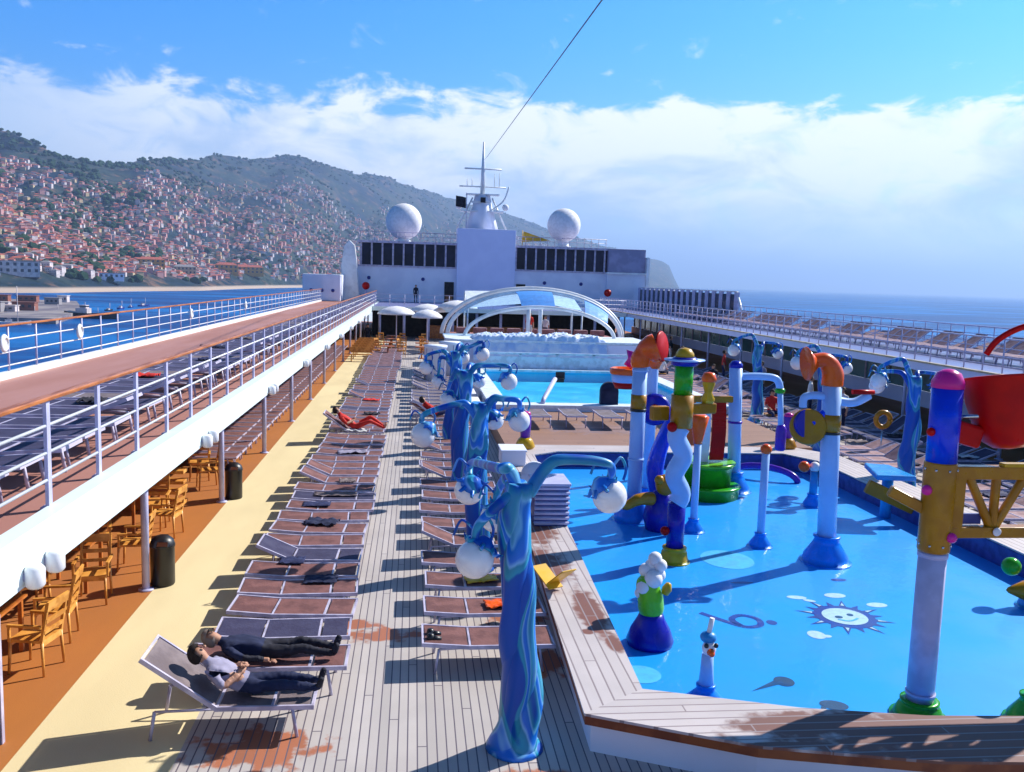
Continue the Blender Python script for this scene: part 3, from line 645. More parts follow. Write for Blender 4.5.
dec('floor_mark_or_shadow', b, 'dark blue curl, painted seahorse shadow on the pool floor behind the duck nozzle')
b = B('decal_olive'); disc(b, (4.78, 10.27), .13, .14, .026); b.poly([(4.7, 10.2, .0262), (4.25, 10.02, .0262), (4.7, 10.33, .0262)]); dec('floor_mark_or_shadow', b, 'dark tadpole shape painted on the pool floor near the front kerb')
b = B('decal_olive'); disc(b, (5.13, 9.62), .17, .12, .026, -.3); strip(b, [(4.98, 9.58), (4.92, 9.4), (5.05, 9.3)], .06, .0262); dec('floor_mark_or_shadow', b, 'dark comma shape on the pool floor beside the foot of the tall bucket pole')  # flat dark comma lying just above the pool floor
b = B('decal_or_shadow_navy'); disc(b, (5.62, 13.95), .2, .05, .026); disc(b, (7.4, 14.05), .14, .07, .026); dec('floor_mark_or_shadow', b, 'small dark ovals painted on the pool floor beyond the sun emblem')

# ---------------------------------------------------------------- water toys
def cone(b, x, y, r0, r1, h, z=.022): b.lathe([(r0 * 1.12, 0), (r0 * 1.12, .025), (r0, 0), (r0 * .96, h * .25), (r1 * 1.35, h * .7), (r1 * 1.05, h - .03), (r1 * 1.3, h - .03), (r1 * 1.3, h), (r1, h)], (x, y, z), 20)
def toy(name, x, y, label, cat='water toy'): return thing(name, (x, y, .022), label, cat)
# A: orange fan on a pale pipe
x, y = 4.72, 17.94; t = toy('spray_pole', x, y, 'pale pipe topped by an orange red fan, leftmost tall pole in the pool')
b = B('toy_azure'); cone(b, x, y, .42, .17, .5); part('base', b, t)
b = B('toy_white'); b.tube([(x, y, .4), (x, y, 3.36)], .155, 20); b.lathe([(.172, 1.3), (.172, 1.36)], (x, y, 0), 20); b.lathe([(.166, 3.2), (.166, 3.25)], (x, y, 0), 20); part('pipe', b, t)
b = B(['toy_mustard', 'bin_black']); b.lathe([(.165, 2.42), (.165, 2.72)], (x, y, 0), 20); b.m(1).lathe([(.168, 2.36), (.168, 2.42)], (x, y, 0), 20); part('collar', b, t)
b = B('toy_orange'); b.tube(spline([(x, y, 3.3), (x, y, 3.48), (x + .1, y, 3.62), (x + .32, y - .04, 3.72)]), [.19, .19, .19, .20, .20, .20, .20, .20, .19, .19, .2, .22, .24, .26, .28, .3, .3, .3, .3][:19], 18); part('elbow', b, t)
b = B('toy_red'); b.lathe([(.0, -.05), (.24, -.04), (.33, 0), (.30, .03), (.0, .0)], (x + .42, y - .06, 3.74), 20, (1, -.8, .15)); part('fan', b, t)
# second fan just behind
x, y = 5.35, 19.2; t = toy('spray_pole', x, y, 'thinner pale pipe with an orange nozzle, just behind the leftmost pole')
b = B('toy_azure'); cone(b, x, y, .35, .13, .4); part('base', b, t)
b = B('toy_white'); b.tube([(x, y, .3), (x, y, 3.1), (x - .1, y, 3.3)], .12, 16); part('pipe', b, t)
b = B('toy_orange'); b.lathe([(.13, 0), (.2, .15), (.24, .35), (.12, .45), (0, .47)], (x, y, 3.15), 18); part('nozzle', b, t)
b = B(['toy_navy', 'toy_red']); b.lathe([(.3, -.05), (.36, 0), (.3, .05), (0, .06)], (x + .02, y - .22, 2.25), 20, (-.3, -1, .1)); b.m(1).ball((x, y - .3, 2.28), .1); part('spray_wheel', b, t)
# far striped bucket
x, y = 5.42, 21.6; t = toy('tipping_bowl', x, y, 'red and white striped tipping bowl on a post near the far pool edge')
b = B('toy_white'); b.tube([(x + .35, y + .1, .022), (x + .35, y + .1, 3.0)], .09, 12); part('post', b, t)
b = B('toy_red'); b.lathe([(.26, .0), (.33, .16), (.28, .17)], (x - .1, y, 2.4), 20); part('bowl', b, t)
b = B('toy_white'); b.lathe([(.335, .16), (.37, .36)], (x - .1, y, 2.4), 20); part('bowl_band', b, t)
b = B('toy_orange'); b.lathe([(.38, .36), (.41, .40), (.41, .5), (.36, .52), (.33, .40)], (x - .1, y, 2.4), 20); part('bowl_rim', b, t)
b = B('toy_pink'); b.lathe([(0, 0), (.16, .05), (.10, .22), (.2, .42), (0, .36)], (x - .02, y, 2.92), 14, (.25, 0, 1)); part('spout', b, t)
b = B('toy_purple'); b.lathe([(.06, 0), (.18, .12), (.12, .3), (0, .32)], (x + .2, y, 2.98), 12, (-.3, 0, 1)); part('spout', b, t)
# B: wavy pole
x, y = 4.77, 15.1; t = toy('wavy_pole', x, y, 'wavy pale pole with blue foot, green top and yellow dome cap')
b = B('toy_yellow'); cone(b, x, y, .26, .17, .28); part('base', b, t)
b = B('toy_navy'); b.tube([(x, y, .25), (x, y, 1.12)], .16, 20); part('foot_segment', b, t)
b = B('toy_white'); b.tube([(x + .07 * math.sin(i / 24 * 4 * math.pi), y, 1.1 + i / 24 * 1.42) for i in range(25)], .17, 20); part('wavy_segment', b, t)
b = B('toy_mustard'); b.tube([(x, y, 2.5), (x, y, 3.09)], .2, 20); part('collar', b, t)
b = B('toy_green'); b.tube([(x, y, 3.09), (x, y, 3.62)], .165, 20); part('top_segment', b, t)
b = B('toy_navy'); b.lathe([(.17, 3.6), (.235, 3.62), (.235, 3.72), (.19, 3.76)], (x, y, 0), 24); part('cap_ring', b, t)
b = B('toy_yellow'); b.lathe([(.17, 3.75), (.16, 3.82), (.11, 3.90), (0, 3.93)], (x, y, 0), 20); part('cap_dome', b, t)
b = B('toy_white'); b.lathe([(.02, -.04), (.36, .0), (.36, .02), (.02, .03)], (x, y, 3.7), 24); part('cap_brim', b, t)
b = B('toy_red'); b.ball((x - .22, y - .08, .62), .085); b.ball((x - .2, y - .12, 2.52), .09); part('knob', b, t)
# crossbar with figure from B over the green tubs
t = toy('play_beam', 5.2, 15.6, 'mustard beam carrying a small red capped figure over the green tubs')
b = B('toy_mustard'); b.box((5.16, 15.62, 2.76), (.95, .16, .20), rz=.35); part('beam', b, t, bv=.03)
b = B('toy_mustard'); b.box((4.42, 15.3, 2.72), (.34, .16, .26), rz=.2); part('beam_stub', b, t, bv=.03)
b = B('toy_yellow'); b.lathe([(.11, 0), (.13, .08), (.07, .2), (.1, .3), (.12, .36), (.1, .46), (0, .5)], (5.45, 15.72, 2.86), 16); part('figure', b, t)
b = B('toy_orange'); b.lathe([(.13, .4), (.14, .46), (.1, .56), (0, .58)], (5.45, 15.72, 2.86), 16); part('figure_cap', b, t)
# green tubs with coloured panels
x, y = 7.03, 20.1; t = toy('green_tub_slide', x, y, 'tiered green tubs with orange, white and red panels in the far pool')
b = B('toy_green'); b.lathe([(.78, 0), (.80, .24), (.84, .27), (.78, .30), (.62, .30)], (x, y, .022), 30); part('lower_tub', b, t)
b = B('toy_green'); b.lathe([(.60, .30), (.63, .72), (.68, .76), (.6, .80), (0, .78)], (x, y + .05, .022), 30); part('upper_tub', b, t)
b = B('toy_lime'); b.lathe([(.64, .76), (.7, .78), (.7, .83), (.6, .83)], (x, y + .05, .022), 30); part('tub_rim', b, t)
for xx, mm, z0, z1, ww in ((x - .52, 'toy_orange', 1.25, 2.3, .34), (x - .12, 'umbrella_white', .85, 2.25, .26), (x + .22, 'toy_red', .9, 2.3, .34)):
    b = B(mm); bw = spline([(xx, y, z1), (xx, y - .10, (z0 + z1) / 2), (xx, y - .02, z0)], 6)
    for a, c in zip(bw, bw[1:]): b.box(((a + c) / 2), (ww, .05, abs(a.z - c.z) + .01))
    part('panel', b, t)
b = B('toy_mustard'); b.box((x - .1, y, 2.36), (1.3, .14, .16)); part('crossbeam', b, t, bv=.03)
# C: pale shower arm
x, y = 7.89, 20.52; t = toy('water_shower', x, y, 'tall pale pipe with a bent side arm and navy cap at the pool middle')
b = B('toy_azure'); cone(b, x, y, .4, .18, .5); part('base', b, t)
b = B('toy_white'); b.tube([(x, y, .3), (x - .12, y, 3.1)], .16, 18); part('pipe', b, t)
b = B('toy_navy'); b.lathe([(.165, 3.08), (.165, 3.16), (.1, 3.24), (0, 3.26)], (x - .12, y, 0), 18); part('cap', b, t)
b = B('toy_white'); b.tube(spline([(x - .12, y, 2.86), (x + .5, y, 2.88), (x + .92, y, 2.82), (x + 1.04, y, 2.55)]), .09, 14); part('arm', b, t)
b = B('toy_green'); b.lathe([(.11, 0), (.13, .06), (.1, .12)], (x + 1.03, y, 2.48), 14); part('joint', b, t)
b = B('toy_white'); b.tube([(x + 1.04, y, 2.5), (x + 1.12, y, 1.6)], .07, 12); part('drop_pipe', b, t)
b = B('toy_purple'); b.lathe([(.08, 1.7), (.13, 1.6), (.13, 1.1), (.1, 1.05)], (x + 1.13, y, 0), 14); part('spout', b, t)
b = B('toy_purple'); b.lathe([(.17, -.03), (.18, 0), (.17, .03)], (x - .06, y, 1.75), 18); part('band', b, t)
# hoop on the floor
t = toy('purple_hoop', 9.2, 22.0, 'purple tube arch lying low in the water by the far right corner')
b = B('toy_purple'); b.tube([V(9.2 + .75 * math.cos(R(a)), 21.9 - .5 * math.cos(R(a)), .03 + .33 * math.sin(R(a))) for a in range(0, 181, 12)], .085, 12); part('tube', b, t)
# yellow bells with purple stalks
for x, y, lab in ((3.08, 23.6, 'purple stalk on a yellow bell foot at the far left pool corner'), (10.75, 24.0, 'purple stalk on a mustard bell foot at the far right pool corner')):
    t = thing('bell_nozzle', (x, y, CT), lab, 'water toy')
    b = B('toy_yellow' if x < 5 else 'toy_mustard'); b.lathe([(.24, 0), (.28, .06), (.2, .24), (.14, .3)], (x, y, CT), 20); part('base', b, t)
    b = B('toy_purple'); b.lathe([(.13, .28), (.15, .6), (.15, .9), (.13, .93)], (x, y, CT), 18); part('stalk', b, t)
    b = B('toy_pink'); b.lathe([(.14, .92), (.12, 1.0), (0, 1.03)], (x, y, CT), 18); part('cap', b, t)
# D: orange elbow pole
x, y = 7.64, 15.06; t = toy('spray_pole', x, y, 'pale pipe with an orange elbow spout and blue wheel, right of the pool middle')
b = B('toy_azure'); cone(b, x, y, .42, .19, .5); part('base', b, t)
b = B('toy_white'); b.tube([(x, y, .3), (x - .12, y, 3.38)], .17, 20); part('pipe', b, t)
b = B(['toy_mustard', 'bin_black']); b.lathe([(.185, 2.47), (.185, 2.78)], (x - .1, y, 0), 20); b.m(1).lathe([(.188, 2.42), (.188, 2.47)], (x - .1, y, 0), 20); part('collar', b, t)
b = B('toy_orange'); b.tube(spline([(x - .12, y, 3.3), (x - .13, y, 3.55), (x - .28, y, 3.75), (x - .5, y, 3.74)]), [.19] * 6 + [.185, .18, .175, .17, .16, .15, .145, .14, .135, .13, .13, .13, .13], 18); part('elbow', b, t)
b = B('toy_orange'); b.lathe([(.13, -.06), (.2, .02), (.31, .1), (.30, .12), (.0, .03)], (x - .52, y, 3.70), 20, (-1, .05, -.1)); part('fan', b, t)
b = B('toy_white'); b.tube(spline([(x - .1, y, 3.08), (x - .4, y, 3.12), (x - .62, y, 3.08), (x - .64, y, 2.9)]), .07, 12); part('arm', b, t)
b = B('toy_white'); b.tube(spline([(x - .1, y, 3.05), (x + .3, y, 3.0), (x + .6, y, 3.14)]), .08, 12); part('arm', b, t)
b = B('toy_red'); b.tube([(x + .25, y - .05, 3.2), (x + .66, y - .05, 3.2)], .045, 12); part('spout', b, t)
b = B('toy_navy'); b.lathe([(.0, -.09), (.26, -.08), (.27, .0), (.26, .02)], (x - .52, y, 2.6), 24, (.2, -1, .1)); part('wheel', b, t)
b = B('toy_mustard'); b.lathe([(.19, -.1), (.31, -.09), (.33, -.03), (.3, .0)], (x - .54, y - .06, 2.55), 24, (-.3, -1, .1)); part('wheel_rim', b, t)
b = B('toy_blue'); b.tube([(x - .45, y, 2.6), (x - .2, y, 2.8), (x - .1, y, 2.95)], .09, 12); part('wheel_bracket', b, t)
# F, G slender pipes
for x, y, h, lab, cp in ((5.75, 17.03, 1.85, 'slender pale spray pipe with an orange flared tip in front of the green tubs', 0), (6.76, 16.0, 1.9, 'slender pale spray pipe with a small orange ball tip', 1)):
    t = toy('spray_pipe', x, y, lab)
    b = B('toy_azure'); cone(b, x, y, .22, .09, .28); part('base', b, t)
    b = B('toy_white'); b.tube([(x, y, .2), (x, y, h)], .075, 14); part('pipe', b, t)
    b = B('toy_orange')
    if cp: b.ball((x, y, h + .04), .11)
    else: b.lathe([(.09, 0), (.1, .1), (.14, .3), (.2, .55), (.12, .6)], (x, y, h), 16)
    part('tip', b, t)
# squat nozzle with balls
x, y = 9.26, 19.08; t = toy('ball_nozzle', x, y, 'short post with red, white and yellow balls near the right pool edge')
b = B('toy_azure'); cone(b, x, y, .22, .1, .3); part('base', b, t)
b = B('toy_cyan'); b.tube([(x, y, .25), (x, y, .85)], .09, 14); part('post', b, t)
for dx, mm, rr in ((-.26, 'toy_orange', .13), (.0, 'umbrella_white', .12), (.22, 'toy_yellow', .15)): b = B(mm); b.ball((x + dx, y, .95 - .02 * dx), rr); part('ball', b, t)
# blue curved toys near the left middle
x, y = 5.1, 17.2; t = toy('blue_seahorse', x, y, 'blue curved figure with a brown tail crouching left of the wavy pole')
b = B('toy_navy'); b.lathe([(.3, 0), (.36, .25), (.3, .55), (.16, .8), (0, .86)], (x, y, .022), 20); part('body', b, t)
b = B('toy_mustard'); b.ball((x + .02, y - .2, 1.0), .22, sc=(1, .8, 1)); b.ball((x - .15, y - .3, 1.12), .1); part('head', b, t)
b = B('toy_mustard'); b.tube(spline([(x - .25, y - .15, .7), (x - .55, y - .3, .72), (x - .8, y - .3, .6), (x - 1.0, y - .35, .66)]), [.14, .14, .14, .13, .13, .12, .12, .12, .11, .1, .1, .1, .1, .09, .09, .08, .07, .06, .04], 12); part('tail', b, t)
b = B('toy_blue'); b.tube(spline([(x + .05, y + .5, .5), (x - .02, y + .5, 1.2), (x + .15, y + .5, 1.9), (x + .35, y + .5, 2.45)]), [.2, .22, .24, .26, .27, .28, .28, .28, .27, .26, .25, .24, .22, .2, .18, .16, .14, .12, .1], 16, flat=.6); part('neck', b, t)
b = B('toy_pink'); b.ball((x + .38, y + .25, 2.15), .09); part('knob', b, t)
# the goose figure
x, y = 3.35, 11.5; t = toy('sprinkler_figure', x, y, 'blue bell foot and green body crowned by white bubbles near the left kerb')
b = B('toy_navy'); b.lathe([(.31, 0), (.33, .07), (.28, .22), (.19, .38), (.16, .46)], (x, y, .022), 26); part('base', b, t)
b = B('toy_lime'); b.tube(spline([(x, y, .46), (x - .02, y, .66), (x - .08, y, .88), (x - .12, y, 1.0)]), [.15, .165, .175, .18, .18, .18, .18, .18, .175, .17, .165, .16, .155, .15, .14, .13, .12, .1, .08], 20); part('body', b, t)
b = B('umbrella_white')
for dx, dy, dz, rr in ((-.16, -.05, .95, .15), (-.02, -.08, 1.08, .17), (.02, .1, 1.22, .15), (.1, 0, 1.12, .13), (-.1, .08, 1.16, .14), (.03, .02, 1.36, .13), (.12, -.02, 1.27, .12), (-.22, .0, .84, .10)): b.ball((x + dx * .8, y + dy, dz * .93 - .02), rr * .74)
part('bubbles', b, t)
b = B('toy_yellow'); b.lathe([(.05, 0), (.07, .08), (.04, .16), (0, .18)], (x + .15, y - .1, .78), 14, (.3, -.1, 1)); part('spout', b, t)
# duck nozzle
x, y = 3.55, 9.72; t = toy('duck_nozzle', x, y, 'slim pale post with a little blue and white duck head near the front kerb')
b = B('toy_azure'); cone(b, x, y, .25, .09, .26); part('base', b, t)
b = B('toy_white'); b.lathe([(.10, .15), (.075, .5), (.07, .66)], (x, y, 0), 16); part('post', b, t)
b = B('umbrella_white'); b.ball((x, y - .03, .74), .085, sc=(1, .9, 1.1)); part('head', b, t)
b = B('toy_cyan'); b.ball((x, y + .01, .86), .1, sc=(1, 1, .75)); part('cap', b, t)
b = B('bin_black'); b.ball((x - .06, y - .1, .8), .03, 8, 6); b.ball((x + .06, y - .1, .8), .03, 8, 6); part('eye', b, t)
b = B('toy_orange'); b.lathe([(.05, 0), (.03, .06), (0, .08)], (x, y - .1, .72), 10, (0, -1, -.2)); part('beak', b, t)
b = B('umbrella_white'); b.tube([(x, y, .92), (x + .03, y, 1.1)], .03, 10); part('plume', b, t)
# right edge toys
x, y = 9.75, 12.7; t = toy('cone_nozzle', x, y, 'mustard cone tipped nozzle below a green ball at the right pool wall')
b = B('toy_mustard'); b.lathe([(0, -.35), (.05, -.3), (.16, -.05), (.17, .3), (.14, .5)], (x + .15, y, .3), 16, (1, -.1, 0)); part('cone', b, t)
b = B('toy_cyan'); cone(b, x + .3, y, .25, .12, .3); part('base', b, t)
b = B('toy_green'); b.ball((x + .02, y + .25, .62), .15); part('ball', b, t)
x, y = 7.32, 9.1; t = toy('spray_pole', x, y, 'green coned blue post at the lower right corner of the picture')
b = B('toy_green'); cone(b, x, y, .28, .12, .34); part('base', b, t)
b = B('toy_cyan'); b.tube([(x, y, .3), (x + .05, y, 1.3)], .09, 14); part('post', b, t)
b = B('toy_yellow'); b.ball((x + .05, y, 1.38), .13); part('tip', b, t)
# E: the great bucket pole
x, y = 6.02, 9.3; t = toy('bucket_pole', x, y, 'thick lavender, mustard and blue pole with a pink dome top at the right')
b = B('toy_green'); cone(b, x, y, .29, .17, .22); part('base', b, t)
b = B('rail_lavender'); b.tube([(x, y, .2), (x, y, 2.05)], .155, 24); b.lathe([(.168, .30), (.168, .34)], (x, y, 0), 24); b.lathe([(.166, 1.98), (.166, 2.04)], (x, y, 0), 24); part('lower_segment', b, t)
for z_ in (2.14, 3.02):
    for q in range(8): b = B('chrome'); a = q / 8 * 6.283; b.ball((x + .18 * math.cos(a), y + .18 * math.sin(a), z_), .016, 8, 6); part('bolt', b, t)
b = B('toy_mustard'); b.lathe([(.17, 2.05), (.178, 2.07), (.178, 3.08), (.17, 3.1)], (x, y, 0), 24); part('middle_segment', b, t)
b = B('toy_blue'); b.tube([(x, y, 3.1), (x, y, 3.96)], .168, 24); part('upper_segment', b, t)
b = B('toy_pink'); b.lathe([(.176, 3.95), (.176, 4.02), (.13, 4.12), (.06, 4.16), (0, 4.17)], (x, y, 0), 24); part('dome', b, t)
b = B('toy_pink'); b.ball((x + .1, y - .17, 2.25), .06); part('knob', b, t)
b = B('toy_pink'); b.ball((x - .18, y - .06, 2.78), .06); part('knob', b, t)
b = B('toy_red'); b.ball((x - .18, y - .04, 3.45), .05); part('knob', b, t)
b = B('toy_mustard'); b.box((x - .26, y + .1, 2.60), (.55, .12, .13), ry=.45, rz=-.3); part('side_arm', b, t, bv=.02)
b = B('toy_red'); b.box((x + .28, y, 3.42), (.34, .14, .26), ry=.25); part('bucket_bracket', b, t, bv=.04)
# truss to the right pole
t = thing('play_truss', (8.0, 9.3, 2.2), 'mustard lattice truss running right from the bucket pole', 'truss')
x0, x1, z0, z1 = 6.17, 8.6, 2.28, 2.98
b = B('toy_mustard'); b.box(((x0 + x1) / 2, y, z1), (x1 - x0, .15, .15)); b.box(((x0 + x1) / 2, y, z0), (x1 - x0, .15, .13)); b.box((6.24, y, 2.63), (.14, .15, .6))
for k in range(3):
    xa = 6.35 + k * .74; xm = xa + .37; b.tube([(xa, y, z1), (xm, y, z0)], .055, 8); b.tube([(xm, y, z0), (xm, y, z1)], .055, 8); b.tube([(xm, y, z0), (xm + .37, y, z1)], .055, 8)
part('lattice', b, t, bv=.015)
b = B('toy_yellow'); b.box((7.7, y - .03, z1 + .095), (1.9, .1, .04)); part('top_strip', b, t)
b = B('umbrella_white'); b.ball((6.72, y - .1, z0 + .02), .05, sc=(1, .5, 1)); part('bolt_cap', b, t)
b = B('toy_navy'); b.box((6.42, y + .04, 2.42), (.34, .04, .12)); b.mats = ['pool_wall_navy']; part('inset_panel', b, t)
t = toy('truss_pole', 8.7, 9.3, 'second truss pole just outside the right edge of the picture')
b = B('toy_mustard'); b.tube([(8.7, 9.3, .2), (8.7, 9.3, 3.1)], .17, 20); part('post', b, t); b = B('toy_green'); cone(b, 8.7, 9.3, .29, .17, .22); part('base', b, t)
b = B('toy_blue'); b.tube([(8.7, 9.3, 3.1), (8.7, 9.3, 3.96)], .168, 20); part('upper_segment', b, t); b = B('toy_pink'); b.lathe([(.176, 3.95), (.13, 4.12), (0, 4.17)], (8.7, 9.3, 0), 20); part('dome', b, t)
# red bucket
t = thing('tipping_bucket', (6.78, 9.3, 3.45), 'big red tipping bucket hung beside the pink topped pole', 'bucket')
b = B('toy_red'); b.lathe([(0, 0), (.16, .02), (.27, .10), (.35, .28), (.41, .55), (.44, .80), (.47, .83), (.42, .84), (.34, .5), (.28, .3)], (6.80, 9.25, 3.26), 32, (-.05, .2, 1)); part('bowl', b, t)
b = B('toy_red'); b.tube(spline([(6.62, 9.55, 4.32), (6.72, 9.5, 4.5), (6.95, 9.4, 4.66), (7.3, 9.3, 4.72)]), .035, 12); part('water_pipe', b, t)
b = B('chrome'); b.tube([(6.22, 9.3, 3.62), (7.2, 9.3, 3.68)], .025, 10); part('axle', b, t)
# cyan scoop left behind the pole
t = toy('cyan_slide', 10.3, 17.8, 'small cyan roofed scoop on a mustard beam behind the bucket pole')
b = B('toy_cyan'); b.prism([(9.9, 17.5), (10.75, 17.4), (10.8, 18.6), (10.3, 18.8)], 1.0, 1.12); part('roof', b, t, bv=.03)
b = B('toy_mustard'); b.box((10.3, 17.6, .62), (1.1, .16, .3), rz=-.2, ry=.4); part('beam', b, t, bv=.02)
b = B('toy_cyan'); b.tube([(10.5, 18.1, .03), (10.5, 18.1, 1.0)], .12, 14); part('post', b, t)

# ---------------------------------------------------------------- lamp trees
def lamp_tree(x, y, label, arms, s=1.0, group=None, seed=1):
    r_ = random.Random(seed); t = thing('lamp_tree', (x, y, 0), label, 'lamp', group)
    b = B('marbled_blue'); H_ = 2.92 * s
    for k in range(3):
        pts, rr = [], []
        for i in range(29):
            u = i / 28; a = k * 2.094 + u * 5.2 + seed; o_ = .062 + .03 * (1 - u)
            pts.append(V(x + o_ * math.cos(a) + .07 * math.sin(u * 4.5 + seed) * min(1, u * 3), y + o_ * math.sin(a), H_ * u)); rr.append((.158 - .058 * u) * (1 + .35 * max(0, 1 - u * 12)) + .020 * math.sin(u * 19 + k * 2.1))
        b.tube(pts, rr, 14)
    b.lathe([(.20, 0), (.15, H_ * .5), (.07, H_ * .98), (0, H_)], (x, y, 0), 14)
    b.lathe([(.31, 0), (.29, .04), (.18, .12)], (x, y, .004), 18)
    part('trunk', b, t)
    for (z0, dx, dy, zt, gx, gy, gz, gr) in arms:
        st = V(x + .05 * (1 if gx > 0 else -1), y, z0 * s); en = V(x + gx, y + gy, gz * s); top = V(x + dx, y + dy, zt * s)
        path = spline([st, (st + top) / 2 + V(0, 0, .12), top, en + (V(x, y, en.z) - en).normalized() * .0 + V(-.03 * (1 if gx > 0 else -1), 0, gr + .16), en + V(0, 0, gr * .9)], 7)
        n = len(path); b = B('marbled_blue'); b.tube(path, [.075 - .035 * i / (n - 1) for i in range(n)], 10)
        cp = spline([en + V(0, 0, gr + .1), en + V(gr * .6, .05, gr + .22), en + V(gr * .95, .05, gr + .1), en + V(gr * .8, .03, gr - .02)], 5); b.tube(cp, .016, 7)
        cp = spline([en + V(0, 0, gr + .1), en + V(-gr * .7, .05, gr + .2), en + V(-gr * 1.1, .05, gr + .04)], 5); b.tube(cp, .014, 7)
        arm = part('arm', b, t)
        ax = (V(x, y, en.z + .35) - en).normalized(); c = B('marbled_blue')
        c.lathe([(gr * .22, gr * 1.32), (gr * .35, gr * 1.2), (gr * .55, gr * 1.05), (gr * .80, gr * .76), (gr * .72, gr * .74), (gr * .3, gr * 1.0)], en, 16, (ax + V(0, 0, .8)).normalized())
        for q in range(7):
            a = q / 7 * 6.283; Q = (ax + V(0, 0, .8)).normalized().to_track_quat('Z', 'Y'); d = Q @ V(math.cos(a), math.sin(a), 0); u = Q @ V(0, 0, 1)
            c.tube([en + u * gr * .9 + d * gr * .6, en + u * gr * .68 + d * gr * .98, en + u * gr * .9 + d * gr * 1.2], [.03, .022, .006], 6)
        part('leaf_collar', c, arm)
        g_ = B('globe_white'); g_.ball(en, gr, 28, 18); part('globe', g_, arm)
    return t
A1 = [(2.8, .45, 0, 3.17, .93, .05, 2.77, .185), (2.8, -.25, .1, 3.05, -.46, 1.6, 2.45, .18), (2.55, -.22, -.1, 2.75, -.50, -.15, 2.15, .20), (2.7, -.1, .5, 2.9, -.2, .9, 2.3, .17)]
A2 = [(2.75, .35, 0, 3.0, .66, .0, 2.62, .19), (2.6, -.4, .0, 2.9, -.98, .0, 2.35, .21), (2.5, -.1, -.3, 2.8, .2, -.9, 2.2, .0)][:2] + [(2.6, .2, .5, 2.9, .3, .8, 2.5, .18)]
A3 = [(2.7, .45, 0, 3.05, 1.05, 0, 2.68, .20), (2.6, -.2, -.1, 2.9, -.36, 0, 2.22, .19), (2.7, .2, .5, 3.0, .4, .7, 2.6, .17)]
A4 = [(2.7, .45, 0, 3.05, .85, 0, 2.85, .20), (2.5, -.4, -.1, 2.7, -.45, 0, 2.0, .19), (2.6, -.4, .1, 2.9, -.8, 0, 2.42, .20), (2.7, .2, .4, 3.1, .3, .5, 2.7, .2)]
lamp_tree(1.16, 8.9, 'twisted blue lamp tree with white globes nearest the camera', A1, seed=1)
lamp_tree(1.16, 14.83, 'second blue lamp tree along the left row, just behind the nearest one', A2, seed=2)
lamp_tree(1.16, 20.2, 'third blue lamp tree of the left row, between sun loungers', A3, seed=3)
lamp_tree(1.16, 25.6, 'farthest blue lamp tree of the left row, before the upper pool', A4, seed=4)
lamp_tree(12.6, 20.9, 'blue lamp tree on the right side beyond the bucket pole', [(2.75, -.4, 0, 3.35, -.95, 0, 2.78, .2), (2.6, -.3, .3, 3.0, -.7, .5, 2.6, .2), (2.6, .3, .3, 3.0, .8, .2, 2.6, .2)], s=1.0, seed=5)
lamp_tree(12.7, 26.0, 'blue lamp tree on the right side seen behind the orange elbow pole', [(2.75, -.4, 0, 3.3, -.9, 0, 2.75, .21), (2.6, .3, .3, 3.0, .8, .2, 2.6, .2)], s=1.0, seed=6)
lamp_tree(12.8, 31.5, 'farthest blue lamp tree on the right side of the splash pool', [(2.75, -.4, 0, 3.3, -1.0, 0, 2.7, .22), (2.6, .3, .3, 3.0, .8, .2, 2.6, .2)], s=1.0, seed=7)
# ---------------------------------------------------------------- sun loungers (local: head at -X, feet at +X)
def lounger_parts(ang, low=False):
    """list of (name, builder)"""
    L_, W_, z = 1.9, .62, .34; xp = -.08 if ang > 40 else -.28; a = R(36 if ang > 40 else ang); bl = .95 if ang > 40 else .67
    out = []
    fr = B('frame_white'); sec = .028
    for s in (-1, 1):
        fr.box(((xp + .95) / 2, s * W_ / 2, z), (.95 - xp, sec, .05))
    for xx in (.95, .52, xp + .02): fr.box((xx - .017, 0, z - .003), (sec, W_ + .03, .046))
    if not low:
        fr.box((.35, 0, .12), (.9, .025, .025)) if False else None
    out.append(('frame', fr))
    bk = B('frame_white'); tx, tz = xp - bl * math.cos(a), z + bl * math.sin(a)
    for s in (-1, 1): bk.box(((xp + tx) / 2, s * W_ / 2, (z + tz) / 2), (bl, sec, .05), ry=a)
    bk.box((tx, 0, tz), (sec, W_ + .03, .046), ry=a)
    bk.box((xp - bl * .62 * math.cos(a), 0, z + bl * .62 * math.sin(a)), (sec * .8, W_, .03), ry=a)
    out.append(('backrest_frame', bk))
    f1 = B('FAB'); f1.box(((xp + .52) / 2, 0, z + .012), (.52 - xp - .05, W_ - .05, .012)); out.append(('seat_mesh', f1))
    f2 = B('FAB'); f2.box((.725, 0, z + .012), (.35, W_ - .05, .012)); out.append(('foot_mesh', f2))
    f3 = B('FAB'); q = bl * .5; f3.box((xp - q * math.cos(a), 0, z + q * math.sin(a) + .012), (bl - .06, W_ - .05, .012), ry=a); out.append(('back_mesh', f3))
    for xx in (-.72, .72):
        for s in (-1, 1):
            l_ = B('frame_white'); l_.tube([(xx, s * W_ / 2, z - .02), (xx + (.05 if xx > 0 else -.05), s * W_ / 2, 0)], .02, 6)
            if xx < 0: l_.tube([(xx, s * W_ / 2, z - .02), (xp, s * W_ / 2, z)], .015, 6)
            out.append(('leg', l_))
    return out
LM = {}
